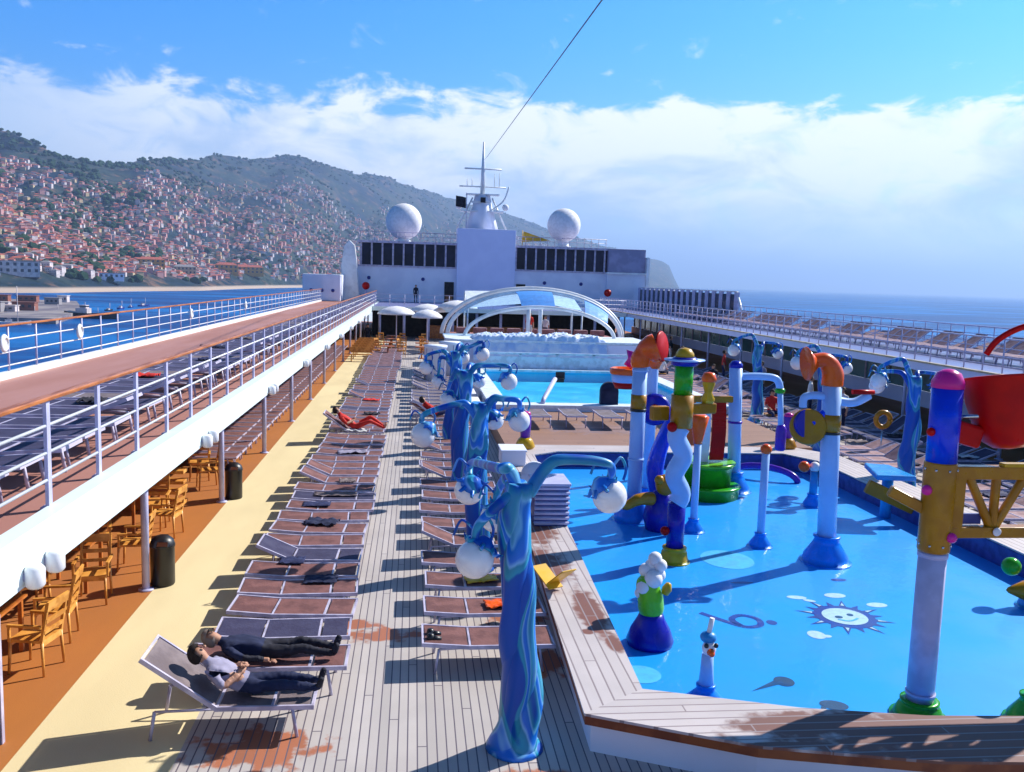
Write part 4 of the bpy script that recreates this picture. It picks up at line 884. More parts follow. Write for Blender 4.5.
for fab in ('fabric_brown', 'fabric_grey', 'fabric_blue', 'fabric_pink'):
    for ang in (4, 22, 43):
        pr = []; allb = bmesh.new()
        for nm, b in lounger_parts(ang):
            b.mats = [fab if m_ == 'FAB' else m_ for m_ in b.mats]; pr.append((nm, b.mesh(nm)))
        # one-mesh version for far copies
        me = bpy.data.meshes.new('sun_lounger'); bm = bmesh.new()
        for nm, m_ in pr:
            n0 = len(bm.faces); bm.from_mesh(m_); bm.faces.ensure_lookup_table()
            for f in bm.faces[n0:]: f.material_index = 1 if 'mesh' in nm else 0
        bm.to_mesh(me); bm.free(); me.materials.append(MT['frame_white']); me.materials.append(MT[fab])
        LM[(fab, ang)] = (pr, me)
def lounger(loc, rz, fab, ang, label, group, detail=True):
    pr, me = LM[(fab, ang)]
    if detail:
        o = bpy.data.objects.new('sun_lounger', None); col.objects.link(o)
        for nm, m_ in pr:
            c = bpy.data.objects.new(nm, m_); col.objects.link(c); c.parent = o
    else:
        o = bpy.data.objects.new('sun_lounger', me); col.objects.link(o)
    o.location = loc; o.rotation_euler.z = rz
    if 'long row' in label or 'under the lamp trees' in label: o.scale = (.9, 1, 1)
    tag(o, label, 'sun lounger', group); return o
rl = random.Random(5); todo = []
lounger((-1.96, 9.56, 0), 0, 'fabric_grey', 43, 'sun lounger with raised back holding the person in grey and navy', None)
lounger((-1.68, 10.52, 0), 0, 'fabric_brown', 4, 'sun lounger carrying the person in black lying down', None)
for k in range(60):
    y = 11.4 + k * .79; ang = 22 if rl.random() < .16 else 4
    if abs(y - 26.75) < .45: continue
    todo.append((V(-1.64 + rl.uniform(-.04, .04), y, 0), rl.uniform(-.05, .05), 'fabric_brown' if rl.random() < .9 else 'fabric_blue', ang, 'empty brown mesh sun lounger in the long row beside the yellow track', 'sun loungers in the long row beside the yellow track'))
lounger((-1.80, 26.75, 0), 0, 'fabric_brown', 43, 'sun lounger draped with a red towel in the row beside the yellow track', None)
for k in range(17):
    y = 11.05 + k * 1.08; todo.append((V(1.06 + rl.uniform(-.04, .04), y, 0), rl.uniform(-.02, .02), 'fabric_brown', 22 if k in (4, 9, 12) else 4, 'empty brown mesh sun lounger in the row under the blue lamp trees', 'sun loungers in the row under the left lamp trees'))
for k in range(44):                       # right main deck
    y = 12.0 + k * .85
    for c_, xx in enumerate((13.3, 15.6)):
        if c_ == 0 and any(abs(y - q) < .6 for q in (20.9, 26.0, 31.5)): continue
        todo.append((V(xx + rl.uniform(-.08, .08), y + c_ * .2, 0), math.pi + rl.uniform(-.05, .05), ('fabric_pink', 'fabric_blue')[c_] if rl.random() < .8 else 'fabric_grey', rl.choice([4, 22, 22, 43]), 'sun lounger with pinkish mesh in the crowded rows right of the splash pool' if c_ == 0 else 'dark mesh sun lounger in the shadier rows nearest the right columns', 'sun loungers right of the splash pool (%s row)' % ('inner', 'outer')[c_]))
for k in range(78):                       # upper decks
    y = 4.2 + k * .88
    todo.append((V(-4.85 + rl.uniform(-.05, .05), y, ZU), math.pi + rl.uniform(-.03, .03), 'fabric_blue' if rl.random() < .8 else 'fabric_grey', rl.choice([4, 4, 22]), 'blue grey mesh sun lounger on the left upper deck behind the inner railing', 'sun loungers on the left upper deck'))
    y = 12 + k * .72
    todo.append((V(21.2 + rl.uniform(-.05, .05), y, ZU), rl.uniform(-.03, .03) + math.pi, 'fabric_pink', rl.choice([22, 43, 43]), 'pinkish mesh sun lounger on the right upper deck by the sea railing', 'sun loungers on the right upper deck'))
for k in range(48):                       # under the left deck
    y = 22.8 + k * .78
    for xx in (-5.35, -7.35): todo.append((V(xx, y, 0), rl.uniform(-.03, .03), 'fabric_brown', rl.choice([4, 22]), 'brown mesh sun lounger packed under the left upper deck', 'sun loungers packed under the left upper deck'))
for k in range(14):                       # around the upper pool
    todo.append((V(-.0 + .9, 30.2 + k * 1.0, 0), rl.uniform(-.05, .05), 'fabric_grey', rl.choice([4, 22]), 'sun lounger beside the upper swimming pool', 'sun loungers beside the upper pool'))
camp = V(0, 0, 5); todo.sort(key=lambda q: (q[0] - camp).length)
rest = bmesh.new()
CW = {'fabric_brown': 'brown', 'fabric_grey': 'grey', 'fabric_blue': 'blue grey', 'fabric_pink': 'pinkish'}; AW = {4: 'flat', 22: 'slightly raised', 43: 'upright'}
seen = {}
for i, (loc, rz, fab, ang, lab, grp) in enumerate(todo):
    if loc.y > 80: continue
    place = {'sun loungers in the long row beside the yellow track': 'in the long row by the yellow track', 'sun loungers in the row under the left lamp trees': 'in the row under the lamp trees', 'sun loungers on the left upper deck': 'on the left upper deck', 'sun loungers on the right upper deck': 'on the right upper deck', 'sun loungers packed under the left upper deck': 'packed under the left upper deck', 'sun loungers beside the upper pool': 'beside the upper pool'}.get(grp, 'on the right deck, inner row' if 'inner' in grp else 'on the right deck, outer row')
    lab = '%s mesh sun lounger, back %s, %s' % (CW[fab], AW[ang], place); grp = '%s sun loungers, back %s, %s' % (CW[fab], AW[ang], place)
    if i < 284:
        seen[place] = seen.get(place, 0) + 1; k_ = seen[place]
        if k_ <= 4 and 'packed' not in place:
            lab = '%s %s mesh sun lounger %s' % (['nearest', 'second nearest', 'third nearest', 'fourth nearest'][k_ - 1], CW[fab], place); grp = None
        lounger(loc, rz, fab, ang, lab, grp, detail=(loc - camp).length < 26)
    else:
        n0 = len(rest.verts); f0 = len(rest.faces); rest.from_mesh(LM[(fab, ang)][1]); rest.verts.ensure_lookup_table(); rest.faces.ensure_lookup_table()
        Mx = Matrix.Translation(loc) @ Matrix.Rotation(rz, 4, 'Z')
        for v in rest.verts[n0:]: v.co = Mx @ v.co
        k_ = ['fabric_brown', 'fabric_grey', 'fabric_blue', 'fabric_pink'].index(fab) + 1
        for f in rest.faces[f0:]:
            if f.material_index == 1: f.material_index = k_
me = bpy.data.meshes.new('distant_loungers'); rest.to_mesh(me); rest.free()
for k_ in ('frame_white', 'fabric_brown', 'fabric_grey', 'fabric_blue', 'fabric_pink'): me.materials.append(MT[k_])
o = bpy.data.objects.new('distant_loungers', me); col.objects.link(o); tag(o, 'far rows of sun loungers running together toward the bow', 'sun loungers', kind='stuff')

for k in range(6):
    lounger((4.0 + k * 1.15, 27.8 + .12 * (k % 2), .44), math.pi / 2, 'fabric_grey', 4, ['leftmost', 'second from left', 'third from left', 'fourth from left', 'fifth from left', 'rightmost'][k] + ' of the loungers on the brown deck between the two pools', None, detail=False)
# ---------------------------------------------------------------- people
def person(loc, rz, joints, label, mats, hair='hair_dark', lv=2):
    """joints: dict of skeleton points (local). One skinned body; material per face from the nearest bone."""
    J = {k: Vector(v) for k, v in joints.items() if k != 'sc'}; ks = joints.get('sc', 1.0)
    bones = [('pelvis', 'belly', 'top'), ('belly', 'chest', 'top'), ('chest', 'neck', 'top'), ('neck', 'chin', 'skin'), ('chin', 'head', 'skin'), ('head', 'crown', 'skin')]
    for s in 'lr': bones += [('chest', 'sh' + s, 'top'), ('sh' + s, 'el' + s, 'top'), ('el' + s, 'wr' + s, 'arm'), ('wr' + s, 'ha' + s, 'skin'), ('pelvis', 'hi' + s, 'leg'), ('hi' + s, 'kn' + s, 'leg'), ('kn' + s, 'an' + s, 'leg'), ('an' + s, 'to' + s, 'shoe')]
    rad = dict(pelvis=.135, belly=.125, chest=.14, neck=.058, chin=.07, head=.098, crown=.06)
    for s in 'lr': rad.update({'sh' + s: .068, 'el' + s: .045, 'wr' + s: .032, 'ha' + s: .036, 'hi' + s: .095, 'kn' + s: .06, 'an' + s: .042, 'to' + s: .035})
    rad = {k_: v_ * ks for k_, v_ in rad.items()}
    names = list(rad); me = bpy.data.meshes.new('person'); me.from_pydata([J[n] for n in names], [(names.index(a), names.index(b)) for a, b, _ in bones], []); me.update()
    tmp = bpy.data.objects.new('tmp', me); col.objects.link(tmp); tmp.modifiers.new('s', 'SKIN')
    for i, n in enumerate(names): me.skin_vertices[0].data[i].radius = (rad[n], rad[n]); 
    me.skin_vertices[0].data[names.index('pelvis')].use_root = True
    sb = tmp.modifiers.new('u', 'SUBSURF'); sb.levels = lv; sb.render_levels = lv
    dg = bpy.context.evaluated_depsgraph_get(); m2 = bpy.data.meshes.new_from_object(tmp.evaluated_get(dg)); bpy.data.objects.remove(tmp)
    keys = ['skin', 'top', 'leg', 'arm', 'shoe']; m2.materials.clear()
    for k in keys: m2.materials.append(MT[mats[k]])
    if lv > 2:
        bq = bmesh.new(); bq.from_mesh(m2)
        for pc, pn in ((J['pelvis'] + (J['belly'] - J['pelvis']).normalized() * .03, J['belly'] - J['pelvis']), (J['neck'], J['chin'] - J['chest'])):
            bmesh.ops.bisect_plane(bq, geom=bq.verts[:] + bq.edges[:] + bq.faces[:], plane_co=pc, plane_no=pn.normalized())
        bq.to_mesh(m2); bq.free()
    def dist(p, a, c):
        ab = c - a; t_ = max(0, min(1, (p - a).dot(ab) / max(1e-6, ab.length_squared))); return (p - a - ab * t_).length
    for f in m2.polygons:
        f.use_smooth = True; best = min(bones, key=lambda q: dist(f.center, J[q[0]], J[q[1]]) - .5 * (rad[q[0]] + rad[q[1]]))
        ab = min([q for q in bones if q[0][:2] in ('sh', 'el', 'wr')], key=lambda q: dist(f.center, J[q[0]], J[q[1]]))
        if dist(f.center, J[ab[0]], J[ab[1]]) < .07: best = ab
        kk = best[2]
        if (best[0] in ('pelvis', 'belly') and (f.center - J['pelvis']).length < .24 and abs(f.center.y - J['pelvis'].y) < .19) or best[0][:2] == 'hi' and best[2] == 'leg' and (f.center - J['pelvis']).length < .25: kk = 'top' if (f.center - J['pelvis']).dot((J['belly'] - J['pelvis']).normalized()) > .03 else 'leg'
        f.material_index = keys.index(kk)
    if lv > 2:
        m2.calc_loop_triangles()
        for v in m2.vertices:
            c_ = v.co
            if (c_ - J['head']).length < .2 or min((c_ - J['ha' + s]).length for s in 'lr') < .09: continue
            v.co = c_ + v.normal * (.014 * noise.noise(V(c_.x * 9, c_.y * 14, c_.z * 14)) + .008 * noise.noise(V(c_.x * 30, c_.y * 18, c_.z * 18)) + .006)
    o = bpy.data.objects.new('person', m2); col.objects.link(o); o.location = loc; o.rotation_euler.z = rz; ORG[o.name] = V(0, 0, 0); tag(o, label, 'person')
    hd = J['head']; up = (J['crown'] - J['chin']).normalized(); fw = Vector(joints.get('face', (0, -1, 0))).normalized(); sd_ = up.cross(fw).normalized()
    b = B(hair); Q = Matrix((sd_, fw, up)).transposed().to_4x4(); gs = bmesh.ops.create_uvsphere(b.bm, u_segments=16, v_segments=12, radius=.109, matrix=Matrix.Translation(hd + up * .025 - fw * .018) @ Q @ Matrix.Diagonal((.92, 1.0, 1.0, 1)))
    bmesh.ops.delete(b.bm, geom=[v for v in b.bm.verts if (v.co - hd).dot(fw) > .045 and (v.co - hd).dot(up) < .06 or (v.co - hd).dot(up) < -.07], context='VERTS')
    for f in b.bm.faces: f.smooth = True
    b.mats = [hair]; h = bpy.data.objects.new('hair', b.mesh('hair')); col.objects.link(h); h.parent = o
    b = B(['hair_dark', 'skin']); 
    for s in (-1, 1): b.ball(hd + fw * .093 + sd_ * .035 * s + up * .005, .009, 8, 6)
    b.m(1).ball(hd + fw * .108 - up * .025, .017, 8, 6); e = bpy.data.objects.new('face', b.mesh('face')); col.objects.link(e); e.parent = o
    for s in 'lr':
        b = B('skin'); d = (J['ha' + s] - J['wr' + s]).normalized(); sx = d.cross(V(0, 0, 1)); sx = sx.normalized() if sx.length > .1 else V(0, 1, 0); c0 = J['ha' + s]
        for q in range(4): p0 = c0 + sx * (q - 1.5) * .018 + d * .01; b.tube([p0, p0 + d * .05 + V(0, 0, -.004), p0 + d * (.075 - .006 * abs(q - 1.5)) + V(0, 0, -.018)], [.0095, .009, .007], 6)
        p0 = J['wr' + s] * .4 + c0 * .6; b.tube([p0, p0 + sx * .04 + d * .02, p0 + sx * .05 + d * .045], [.011, .010, .008], 6)
        hn = bpy.data.objects.new('fingers', b.mesh('fingers')); col.objects.link(hn); hn.parent = o
    return o
def lying(back, top=.46, arms='fold', knees=0.0, x0=.03, sc=1.0):
    a = R(back); j = {}; p = V(-.28 if back < 29 else x0, 0, top); up = V(-math.cos(a), 0, math.sin(a)); nrm = V(math.sin(a), 0, math.cos(a))
    j['pelvis'] = p; j['belly'] = p + up * .17 + nrm * .02; j['chest'] = p + up * .38 + nrm * .03; j['neck'] = p + up * .56 + nrm * .03; j['chin'] = p + up * .63 + nrm * .05; j['head'] = p + up * .71 + nrm * .07; j['crown'] = p + up * .80 + nrm * .07
    for s, y in (('l', 1), ('r', -1)):
        j['sh' + s] = p + up * .46 + V(0, y * .18, 0); j['el' + s] = p + up * .24 + V(0, y * .29, -.02)
        if arms == 'fold': j['wr' + s] = p + up * .12 + nrm * .20 + V(0, y * .08, 0); j['ha' + s] = p + up * .14 + nrm * (.215 + .02 * y) + V(0, -y * .03, 0)
        else: j['wr' + s] = p + V(.03, y * .27, -.02); j['ha' + s] = p + V(.11, y * .27, -.03)
        j['hi' + s] = p + V(.06, y * .10, 0); j['kn' + s] = p + V(.50, y * .12, .04 + knees * (1 if y > 0 else .6)); j['an' + s] = p + V(.93, y * .11, -.02); j['to' + s] = p + V(.99, y * .14, .13)
    j = {k_: p + (v_ - p) * sc for k_, v_ in j.items()}; j['face'] = nrm * .9 + up * .1; j['sc'] = sc; return j
def standing(h=1.7, lean=0):
    k = h / 1.72; j = dict(pelvis=(0, 0, .95), belly=(0, 0, 1.1), chest=(0, 0, 1.3), neck=(0, 0, 1.46), chin=(0, -.01, 1.52), head=(0, -.02, 1.60), crown=(0, -.01, 1.68))
    for s, x in (('l', 1), ('r', -1)): j.update({'sh' + s: (x * .18, 0, 1.38), 'el' + s: (x * .23, .02, 1.12), 'wr' + s: (x * .23, -.06, .88), 'ha' + s: (x * .23, -.08, .80), 'hi' + s: (x * .09, 0, .88), 'kn' + s: (x * .11, -.02, .50), 'an' + s: (x * .12, 0, .08), 'to' + s: (x * .13, -.14, .04)})
    j = {a: tuple(c * k for c in v) for a, v in j.items()}; j['face'] = (0, -1, 0); return j
def sitting():
    j = dict(pelvis=(0, 0, .52), belly=(0, .02, .68), chest=(0, .04, .9), neck=(0, .03, 1.06), chin=(0, .02, 1.12), head=(0, .0, 1.2), crown=(0, 0, 1.28))
    for s, x in (('l', 1), ('r', -1)): j.update({'sh' + s: (x * .18, .03, .98), 'el' + s: (x * .24, -.02, .74), 'wr' + s: (x * .18, -.22, .66), 'ha' + s: (x * .16, -.30, .64), 'hi' + s: (x * .09, -.05, .50), 'kn' + s: (x * .12, -.45, .50), 'an' + s: (x * .12, -.48, .08), 'to' + s: (x * .12, -.62, .04)})
    j['face'] = (0, -1, 0); return j
person((-1.94, 9.56, .0), 0, lying(30, .47, x0=.15, sc=.86), 'person in grey shirt and navy trousers lying on the nearest raised lounger, arms folded', dict(skin='skin', top='shirt_grey', arm='skin', leg='cloth_navy', shoe='cloth_black'), 'hair_dark', 3)
person((-1.46, 10.52, .0), 0, lying(9, .45, 'side', .03, sc=.9), 'person in navy jacket and black trousers lying flat on the second lounger', dict(skin='skin', top='cloth_navy', arm='cloth_black', leg='cloth_black', shoe='cloth_black'), 'hair_grey', 3)
person((-1.8, 26.75, .0), 0, lying(38, .47, 'fold', .25), 'person in red lying with raised knees on the lounger by the yellow track', dict(skin='skin', top='cloth_red', arm='skin', leg='cloth_red', shoe='skin'), 'hair_dark')
lounger((.75, 29.6, 0), .5, 'fabric_brown', 43, 'sun lounger with a person in dark red near the farthest left lamp tree', None)
person((.75, 29.6, .0), .5, lying(38, .47, 'fold', .1), 'person in dark red lying back near the farthest left lamp tree', dict(skin='skin', top='cloth_red', arm='cloth_red', leg='denim', shoe='cloth_black'))
person((.1, 86.5, ZU), .3, standing(1.75), 'person in black standing at the cross deck rail on the left', dict(skin='skin', top='cloth_black', arm='cloth_black', leg='cloth_black', shoe='cloth_black'))
person((6.75, 51.5, 1.5), .2, standing(1.7), 'person in red top and pale trousers standing under the arched canopy', dict(skin='skin', top='cloth_red', arm='skin', leg='cloth_white', shoe='cloth_black'))
person((8.2, 55, 1.2), -.4, standing(1.7), 'person in white shirt behind the arched canopy, right of the pillars', dict(skin='skin', top='cloth_white', arm='skin', leg='denim', shoe='cloth_black'))
person((-3.2, 62, 0), .2, standing(1.72), 'person in black walking on the yellow track far ahead', dict(skin='skin', top='cloth_black', arm='cloth_black', leg='cloth_black', shoe='cloth_black'))
MATS = [('cloth_red', 'denim'), ('cloth_white', 'cloth_navy'), ('cloth_navy', 'cloth_black'), ('shirt_grey', 'denim'), ('cloth_black', 'cloth_white')]
DP = ['person in a red top and jeans', 'person in a white top and navy trousers', 'person in navy and black', 'person in a grey top and jeans', 'person in a black top and white trousers']
for i in range(12):
    x, y = [(13.2, 31), (15.6, 33), (13.6, 36), (15.8, 38.5), (14.4, 41), (16, 44), (13, 45), (15, 48), (13.8, 52), (16.4, 55), (12.8, 58), (14.9, 29)][i]
    a, c = MATS[i % 5]
    where = ['beside the third right lamp tree', 'by the right columns', 'on the crowded right deck', 'near the right columns far off', 'mid way along the right deck', 'farther along the right columns', 'beside the raised whirlpool', 'in the middle of the far right deck', 'near the right foot of the arch', 'at the far right columns', 'farthest along the right deck', 'near the second right lamp tree'][i]
    person((x, y, 0), [0, 1.2, 2.4, -1][i % 4], standing(rl.uniform(1.6, 1.8)) if i % 2 else sitting(), DP[i % 5] + (' standing ' if i % 2 else ' sitting ') + where, dict(skin='skin', top=a, arm='skin', leg=c, shoe='cloth_black'))
    if not i % 2:
        b = B('wood_chair'); b.box((x, y, .40), (.42, .42, .04)); [b.tube([(x + q * .18, y + w_ * .18, 0), (x + q * .18, y + w_ * .18, .4)], .02, 6) for q in (-1, 1) for w_ in (-1, 1)]
        solo('stool', b, (x, y, 0), 'small wooden stool ' + where + ', someone sitting on it', 'stool')
# a towel and shoes
def cloth(name, x, y, z, lx, ly, m_, label, rz=0, n=12, amp=.03):
    b = B(m_); g = [[b.bm.verts.new(Matrix.Rotation(rz, 3, 'Z') @ V((i / n - .5) * lx, (j / n - .5) * ly, amp * (1 + noise.noise(V(i * .5, j * .5, x + y)) + .6 * noise.noise(V(i * 1.1, j * 1.1, x))))+V(x, y, z)) for j in range(n + 1)] for i in range(n + 1)]
    for i in range(n):
        for j in range(n): b._f([g[i][j], g[i + 1][j], g[i + 1][j + 1], g[i][j + 1]], True)
    o = solo(name, b, (x, y, z), label, 'towel'); md = o.modifiers.new('s', 'SOLIDIFY'); md.thickness = .008; return o
cloth('towel', -1.35, 13.25, .362, .5, .36, 'cloth_navy', 'navy towel lying on a lounger of the long row, third past the people')
cloth('towel', -1.9, 14.15, .362, .4, .34, 'denim', 'dark blue towel spread on a lounger of the long row, fourth past the people')
cloth('towel', -1.9, 17.75, .362, .55, .36, 'denim', 'dark blue towel on a lounger far along the long row')
cloth('towel', 1.1, 13.2, .362, .5, .3, 'sign_yellow', 'yellow towel on a lounger behind the nearest lamp tree', .2)
cloth('towel', 1.3, 12.13, .362, .45, .3, 'toy_orange', 'orange towel on the lounger behind the nearest lamp tree trunk', .1)
cloth('towel', -1.6, 18.6, .362, .9, .3, 'fabric_grey', 'long grey towel on a lounger far along the long row')
TC = [('cloth_navy', 'navy'), ('cloth_white', 'white'), ('denim', 'dark blue'), ('shirt_grey', 'mauve'), ('cloth_red', 'red'), ('fabric_grey', 'grey'), ('cloth_black', 'black')]
ordn = ['nearest', 'second', 'third', 'fourth']
for k in range(24):
    side = k % 4; m_, cn = TC[(k * 3 + side) % 7]
    if side == 0: x, y, z, pl = -1.9 + rl.uniform(0, .6), 11.4 + .84 * (6 + k * 1), .362, 'of the long row by the yellow track'
    elif side == 1: x, y, z, pl = 13.3 + rl.uniform(-.4, .4), 12 + .85 * (3 + k), .362, 'of the inner rows right of the splash pool'
    elif side == 2: x, y, z, pl = -5.0 + rl.uniform(-.4, .4), 4.2 + .88 * (5 + k), ZU + .362, 'on the left upper deck'
    else: x, y, z, pl = 15.6 + rl.uniform(-.4, .4), 12.2 + .85 * (2 + k), .37, 'of the outer rows right of the splash pool'
    cloth('towel', x, y, z, rl.uniform(.35, .8), rl.uniform(.3, .42), m_, '%s towel dropped on a lounger %s' % (cn, pl), rl.uniform(-.2, .2), amp=.045)
    bpy.data.objects[-1] if False else None
b = B('bin_black')
for s in (-1, 1): b.lathe([(0, 0), (.05, .01), (.055, .04), (.04, .09), (0, .1)], (.28, 10.98 + s * .08, .37), 12); b.tube([(.28, 10.98 + s * .08, .40), (.42, 10.98 + s * .08, .39)], [.05, .03], 10)
solo('shoes', b, (.3, 10.98, .36), 'pair of dark shoes left on the nearest lounger under the lamp trees', 'shoes')

# ---------------------------------------------------------------- wooden chairs and tables
def chair_parts():
    out = []; z = .44
    s = B('wood_chair'); s.box((0, 0, z), (.44, .44, .035)); s.box((0, .2, z - .04), (.40, .03, .05)); s.box((0, -.2, z - .04), (.40, .03, .05)); out.append(('seat', s, .012))
    k = B('wood_chair')
    for x in (-.2, .2): k.box((x, .245, z + .24), (.035, .035, .5), rx=-.18)
    k.box((0, .295, z + .45), (.44, .03, .12), rx=-.18); k.box((0, .26, z + .26), (.40, .025, .06), rx=-.18); k.box((0, .235, z + .12), (.40, .025, .05), rx=-.18); out.append(('backrest', k, .01))
    for x in (-.2, .2):
        for y in (-.2, .2): l_ = B('wood_chair'); l_.tube([(x, y, z), (x * 1.08, y * 1.12, 0)], [.021, .016], 8); out.append(('leg', l_, 0))
    for x in (-.235, .235): a = B('wood_chair'); a.box((x, 0, z + .2), (.04, .42, .03)); a.box((x, -.19, z + .095), (.03, .03, .2)); out.append(('armrest', a, .008))
    return out
CH = [(nm, b.mesh(nm), bv) for nm, b, bv in chair_parts()]
def chair(x, y, rz, label, group=None):
    o = bpy.data.objects.new('wooden_chair', None); col.objects.link(o); o.location = (x, y, 0); o.rotation_euler.z = rz; tag(o, label, 'chair', group)
    for nm, me, bv in CH: c = bpy.data.objects.new(nm, me); col.objects.link(c); c.parent = o
for x, y, rz, lab in [(-4.62, 11.1, -1.75, 'wooden armchair nearest the camera at the first table'), (-4.75, 12.05, -1.45, 'wooden armchair just behind the nearest chair, facing left'),
        (-4.75, 13.45, .15, 'wooden armchair facing the camera left of the nearest bin'), (-5.5, 13.0, 2.4, 'wooden armchair at the back of the second table, in the shade'),
        (-4.62, 15.0, -1.5, 'wooden armchair behind the nearest bin, seen from its side'), (-5.35, 15.3, .3, 'wooden armchair in shade beyond the second table'),
        (-5.9, 11.2, 1.6, 'wooden armchair on the wall side of the first table'), (-5.2, 10.4, 3.0, 'wooden armchair in front of the first table, below the beam'),
        (-4.6, 16.9, -1.7, 'wooden armchair midway between the two bins, near the track'), (-5.0, 17.6, .1, 'wooden armchair between the two bins facing the camera'),
        (-6.1, 16.6, 1.6, 'wooden armchair deep under the deck between the two bins'), (-4.7, 20.7, -1.2, 'wooden armchair just past the farther bin'), (-5.1, 21.6, .2, 'last wooden armchair before the packed loungers')]:
    chair(x, y, rz, lab)
def table(x, y, label, w_=.8, rz=0):
    t = thing('wooden_table', (x, y, 0), label, 'table')
    b = B('wood_table')
    for i in range(6): b.box((x - w_ / 2 + (i + .5) * w_ / 6, y, .735), (w_ / 6 - .012, w_, .03))
    b.box((x, y, .70), (w_ - .1, w_ - .1, .03)); part('tabletop', b, t)
    for s in (-1, 1):
        for q in (-1, 1): l_ = B('wood_table'); l_.box((x + s * (w_ / 2 - .07), y + q * (w_ / 2 - .07), .35), (.05, .05, .69)); part('leg', l_, t)
for x, y, lab in ((-5.35, 11.3, 'square slatted wooden table nearest the camera'), (-5.3, 14.1, 'square slatted wooden table behind the armchair facing the camera'), (-5.5, 17.1, 'square slatted wooden table between the two bins'), (-5.9, 20.2, 'square slatted wooden table beyond the farther column')): table(x, y, lab)
# stacked bench slats under the deck
t = thing('slatted_bench', (-5.35, 18.9, 0), 'tall slatted wooden rack in the shade left of the farther bin', 'rack')
b = B('wood_table'); b.box((-5.8, 18.9, .5), (.5, .5, 1.0)); part('side_panel', b, t, bv=.01)
for k in range(4): b = B('wood_chair'); b.box((-5.15, 18.9, .14 + k * .22), (.8, .35, .07)); part('shelf', b, t, bv=.01)

# ---------------------------------------------------------------- things on the left kerb
t = thing('towel_rack', (2.65, 16.3, CT), 'louvred grey cabinet standing on the left pool kerb', 'cabinet')
b = B('pool_wall_navy'); b.box((2.62, 16.3, CT + .38), (.62, .8, .76)); part('body', b, t)
for k in range(8): b = B('rail_lavender'); b.box((2.62, 15.88, CT + .06 + k * .095), (.66, .05, .045), rx=.4); part('slat', b, t)
b = B('rail_lavender'); b.box((2.62, 16.3, CT + .79), (.7, .9, .05)); part('top', b, t, bv=.01)
b = B('wall_pale'); b.prism([(2.3, 18.0), (2.85, 18.0), (2.85, 18.1), (2.3, 18.1)], CT, CT + .5); b.lathe([(0, -.04), (.28, -.04), (.28, .04), (0, .04)], (2.575, 18.05, CT + .5), 22, (0, 1, 0)); solo('round_top_panel', b, (2.575, 18.05, CT), 'round topped pale panel behind the louvred cabinet', 'panel')
b = B('wall_pale'); b.box((2.5, 21.6, CT + .18), (.6, .8, .36)); b.box((2.5, 21.6, CT + .38), (.66, .86, .05)); solo('white_locker', b, (2.5, 21.6, CT), 'pale locker box on the far left pool kerb', 'locker', bv=.02)
t = thing('wet_floor_sign', (2.2, 12.5, CT), 'yellow folding wet floor sign tipped over on the left pool kerb', 'sign')
b = B('sign_yellow'); b.box((2.22, 12.42, CT + .22), (.26, .02, .5), rx=.9, rz=.5); part('panel', b, t, bv=.006); b = B('sign_yellow'); b.box((2.05, 12.62, CT + .16), (.26, .02, .5), rx=-1.1, rz=.5); part('panel', b, t, bv=.006)
# yellow ring toy on the right deck
t = thing('ring_buoy', (13.9, 24.5, .0), 'mustard yellow ring float on a stand on the right deck', 'ring')
b = B('toy_mustard'); pts = arc((13.9, 24.5, 1.25), .22, 0, 345, 20); b.tube(pts + [pts[0]], .075, 12); part('ring', b, t); b = B('chrome'); b.tube([(13.9, 24.5, 0), (13.9, 24.5, 1.03)], .025, 8); part('stand', b, t)
# ---------------------------------------------------------------- deck between the pools and the upper pool
slab('pool_bridge', 'teak_far', [(2.6, 24.15), (11.6, 24.15), (11.6, 30.6), (2.6, 30.6)], 0.0, .44)
FX0, FX1, FY0, FY1 = 3.4, 11.0, 31.3, 43.0
t = thing('swimming_pool', (7.2, 31, 0), 'pale tiled upper swimming pool beyond the splash pool', 'pool')
Pin = [(FX0, FY0), (FX1, FY0), (FX1, FY1), (FX0, FY1)]; Pout = [(FX0 - .7, FY0 - .7), (FX1 + .7, FY0 - .7), (FX1 + .7, FY1 + .6), (FX0 - .7, FY1 + .6)]
b = B('canopy_white'); ring(b, Pin, Pout, .55, .66, 'toiu'); part('rim', b, t)
b = B('fabric_pink'); b.mats = ['wall_pale']; ring(b, off(Pout, -.12), off(Pout, -.05), 0, .55, 'io'); part('outer_wall', b, t)
b = B('farpool'); ring(b, Pin, off(Pin, .05), .1, .55, 'io'); b.poly([(*p, .1) for p in Pin]); part('basin', b, t)
b = B('canopy_white')
for k in range(5): b.box((FX0 + .05 + k * (FX1 - FX0 - .1) / 4, FY1 + .75, .95), (.12, .12, .9))
b.box((7.2, FY1 + .75, 1.4), (7.8, .12, .1)); part('rear_frame', b, t)
b = B('canopy_white'); b.box((7.2, FY1 + .68, .9), (7.7, .05, .7)); part('rear_panel', b, t)
b = B('water_film'); b.poly([(*p, .5) for p in Pin]); struct('upper_pool_water', b)
t = thing('pool_lift', (4.7, 31.1, .66), 'slanting grey pool lift with a small dark seat at the upper pool edge', 'pool lift')
b = B('rail_lavender'); b.tube([(4.62, 31.0, .66), (4.72, 31.3, .8), (5.35, 32.8, 1.36)], .085, 10); part('arm', b, t)
b = B('bin_black'); b.box((5.5, 33.0, 1.3), (.42, .3, .16)); b.box((5.6, 33.15, 1.45), (.36, .08, .3)); part('seat', b, t, bv=.03)
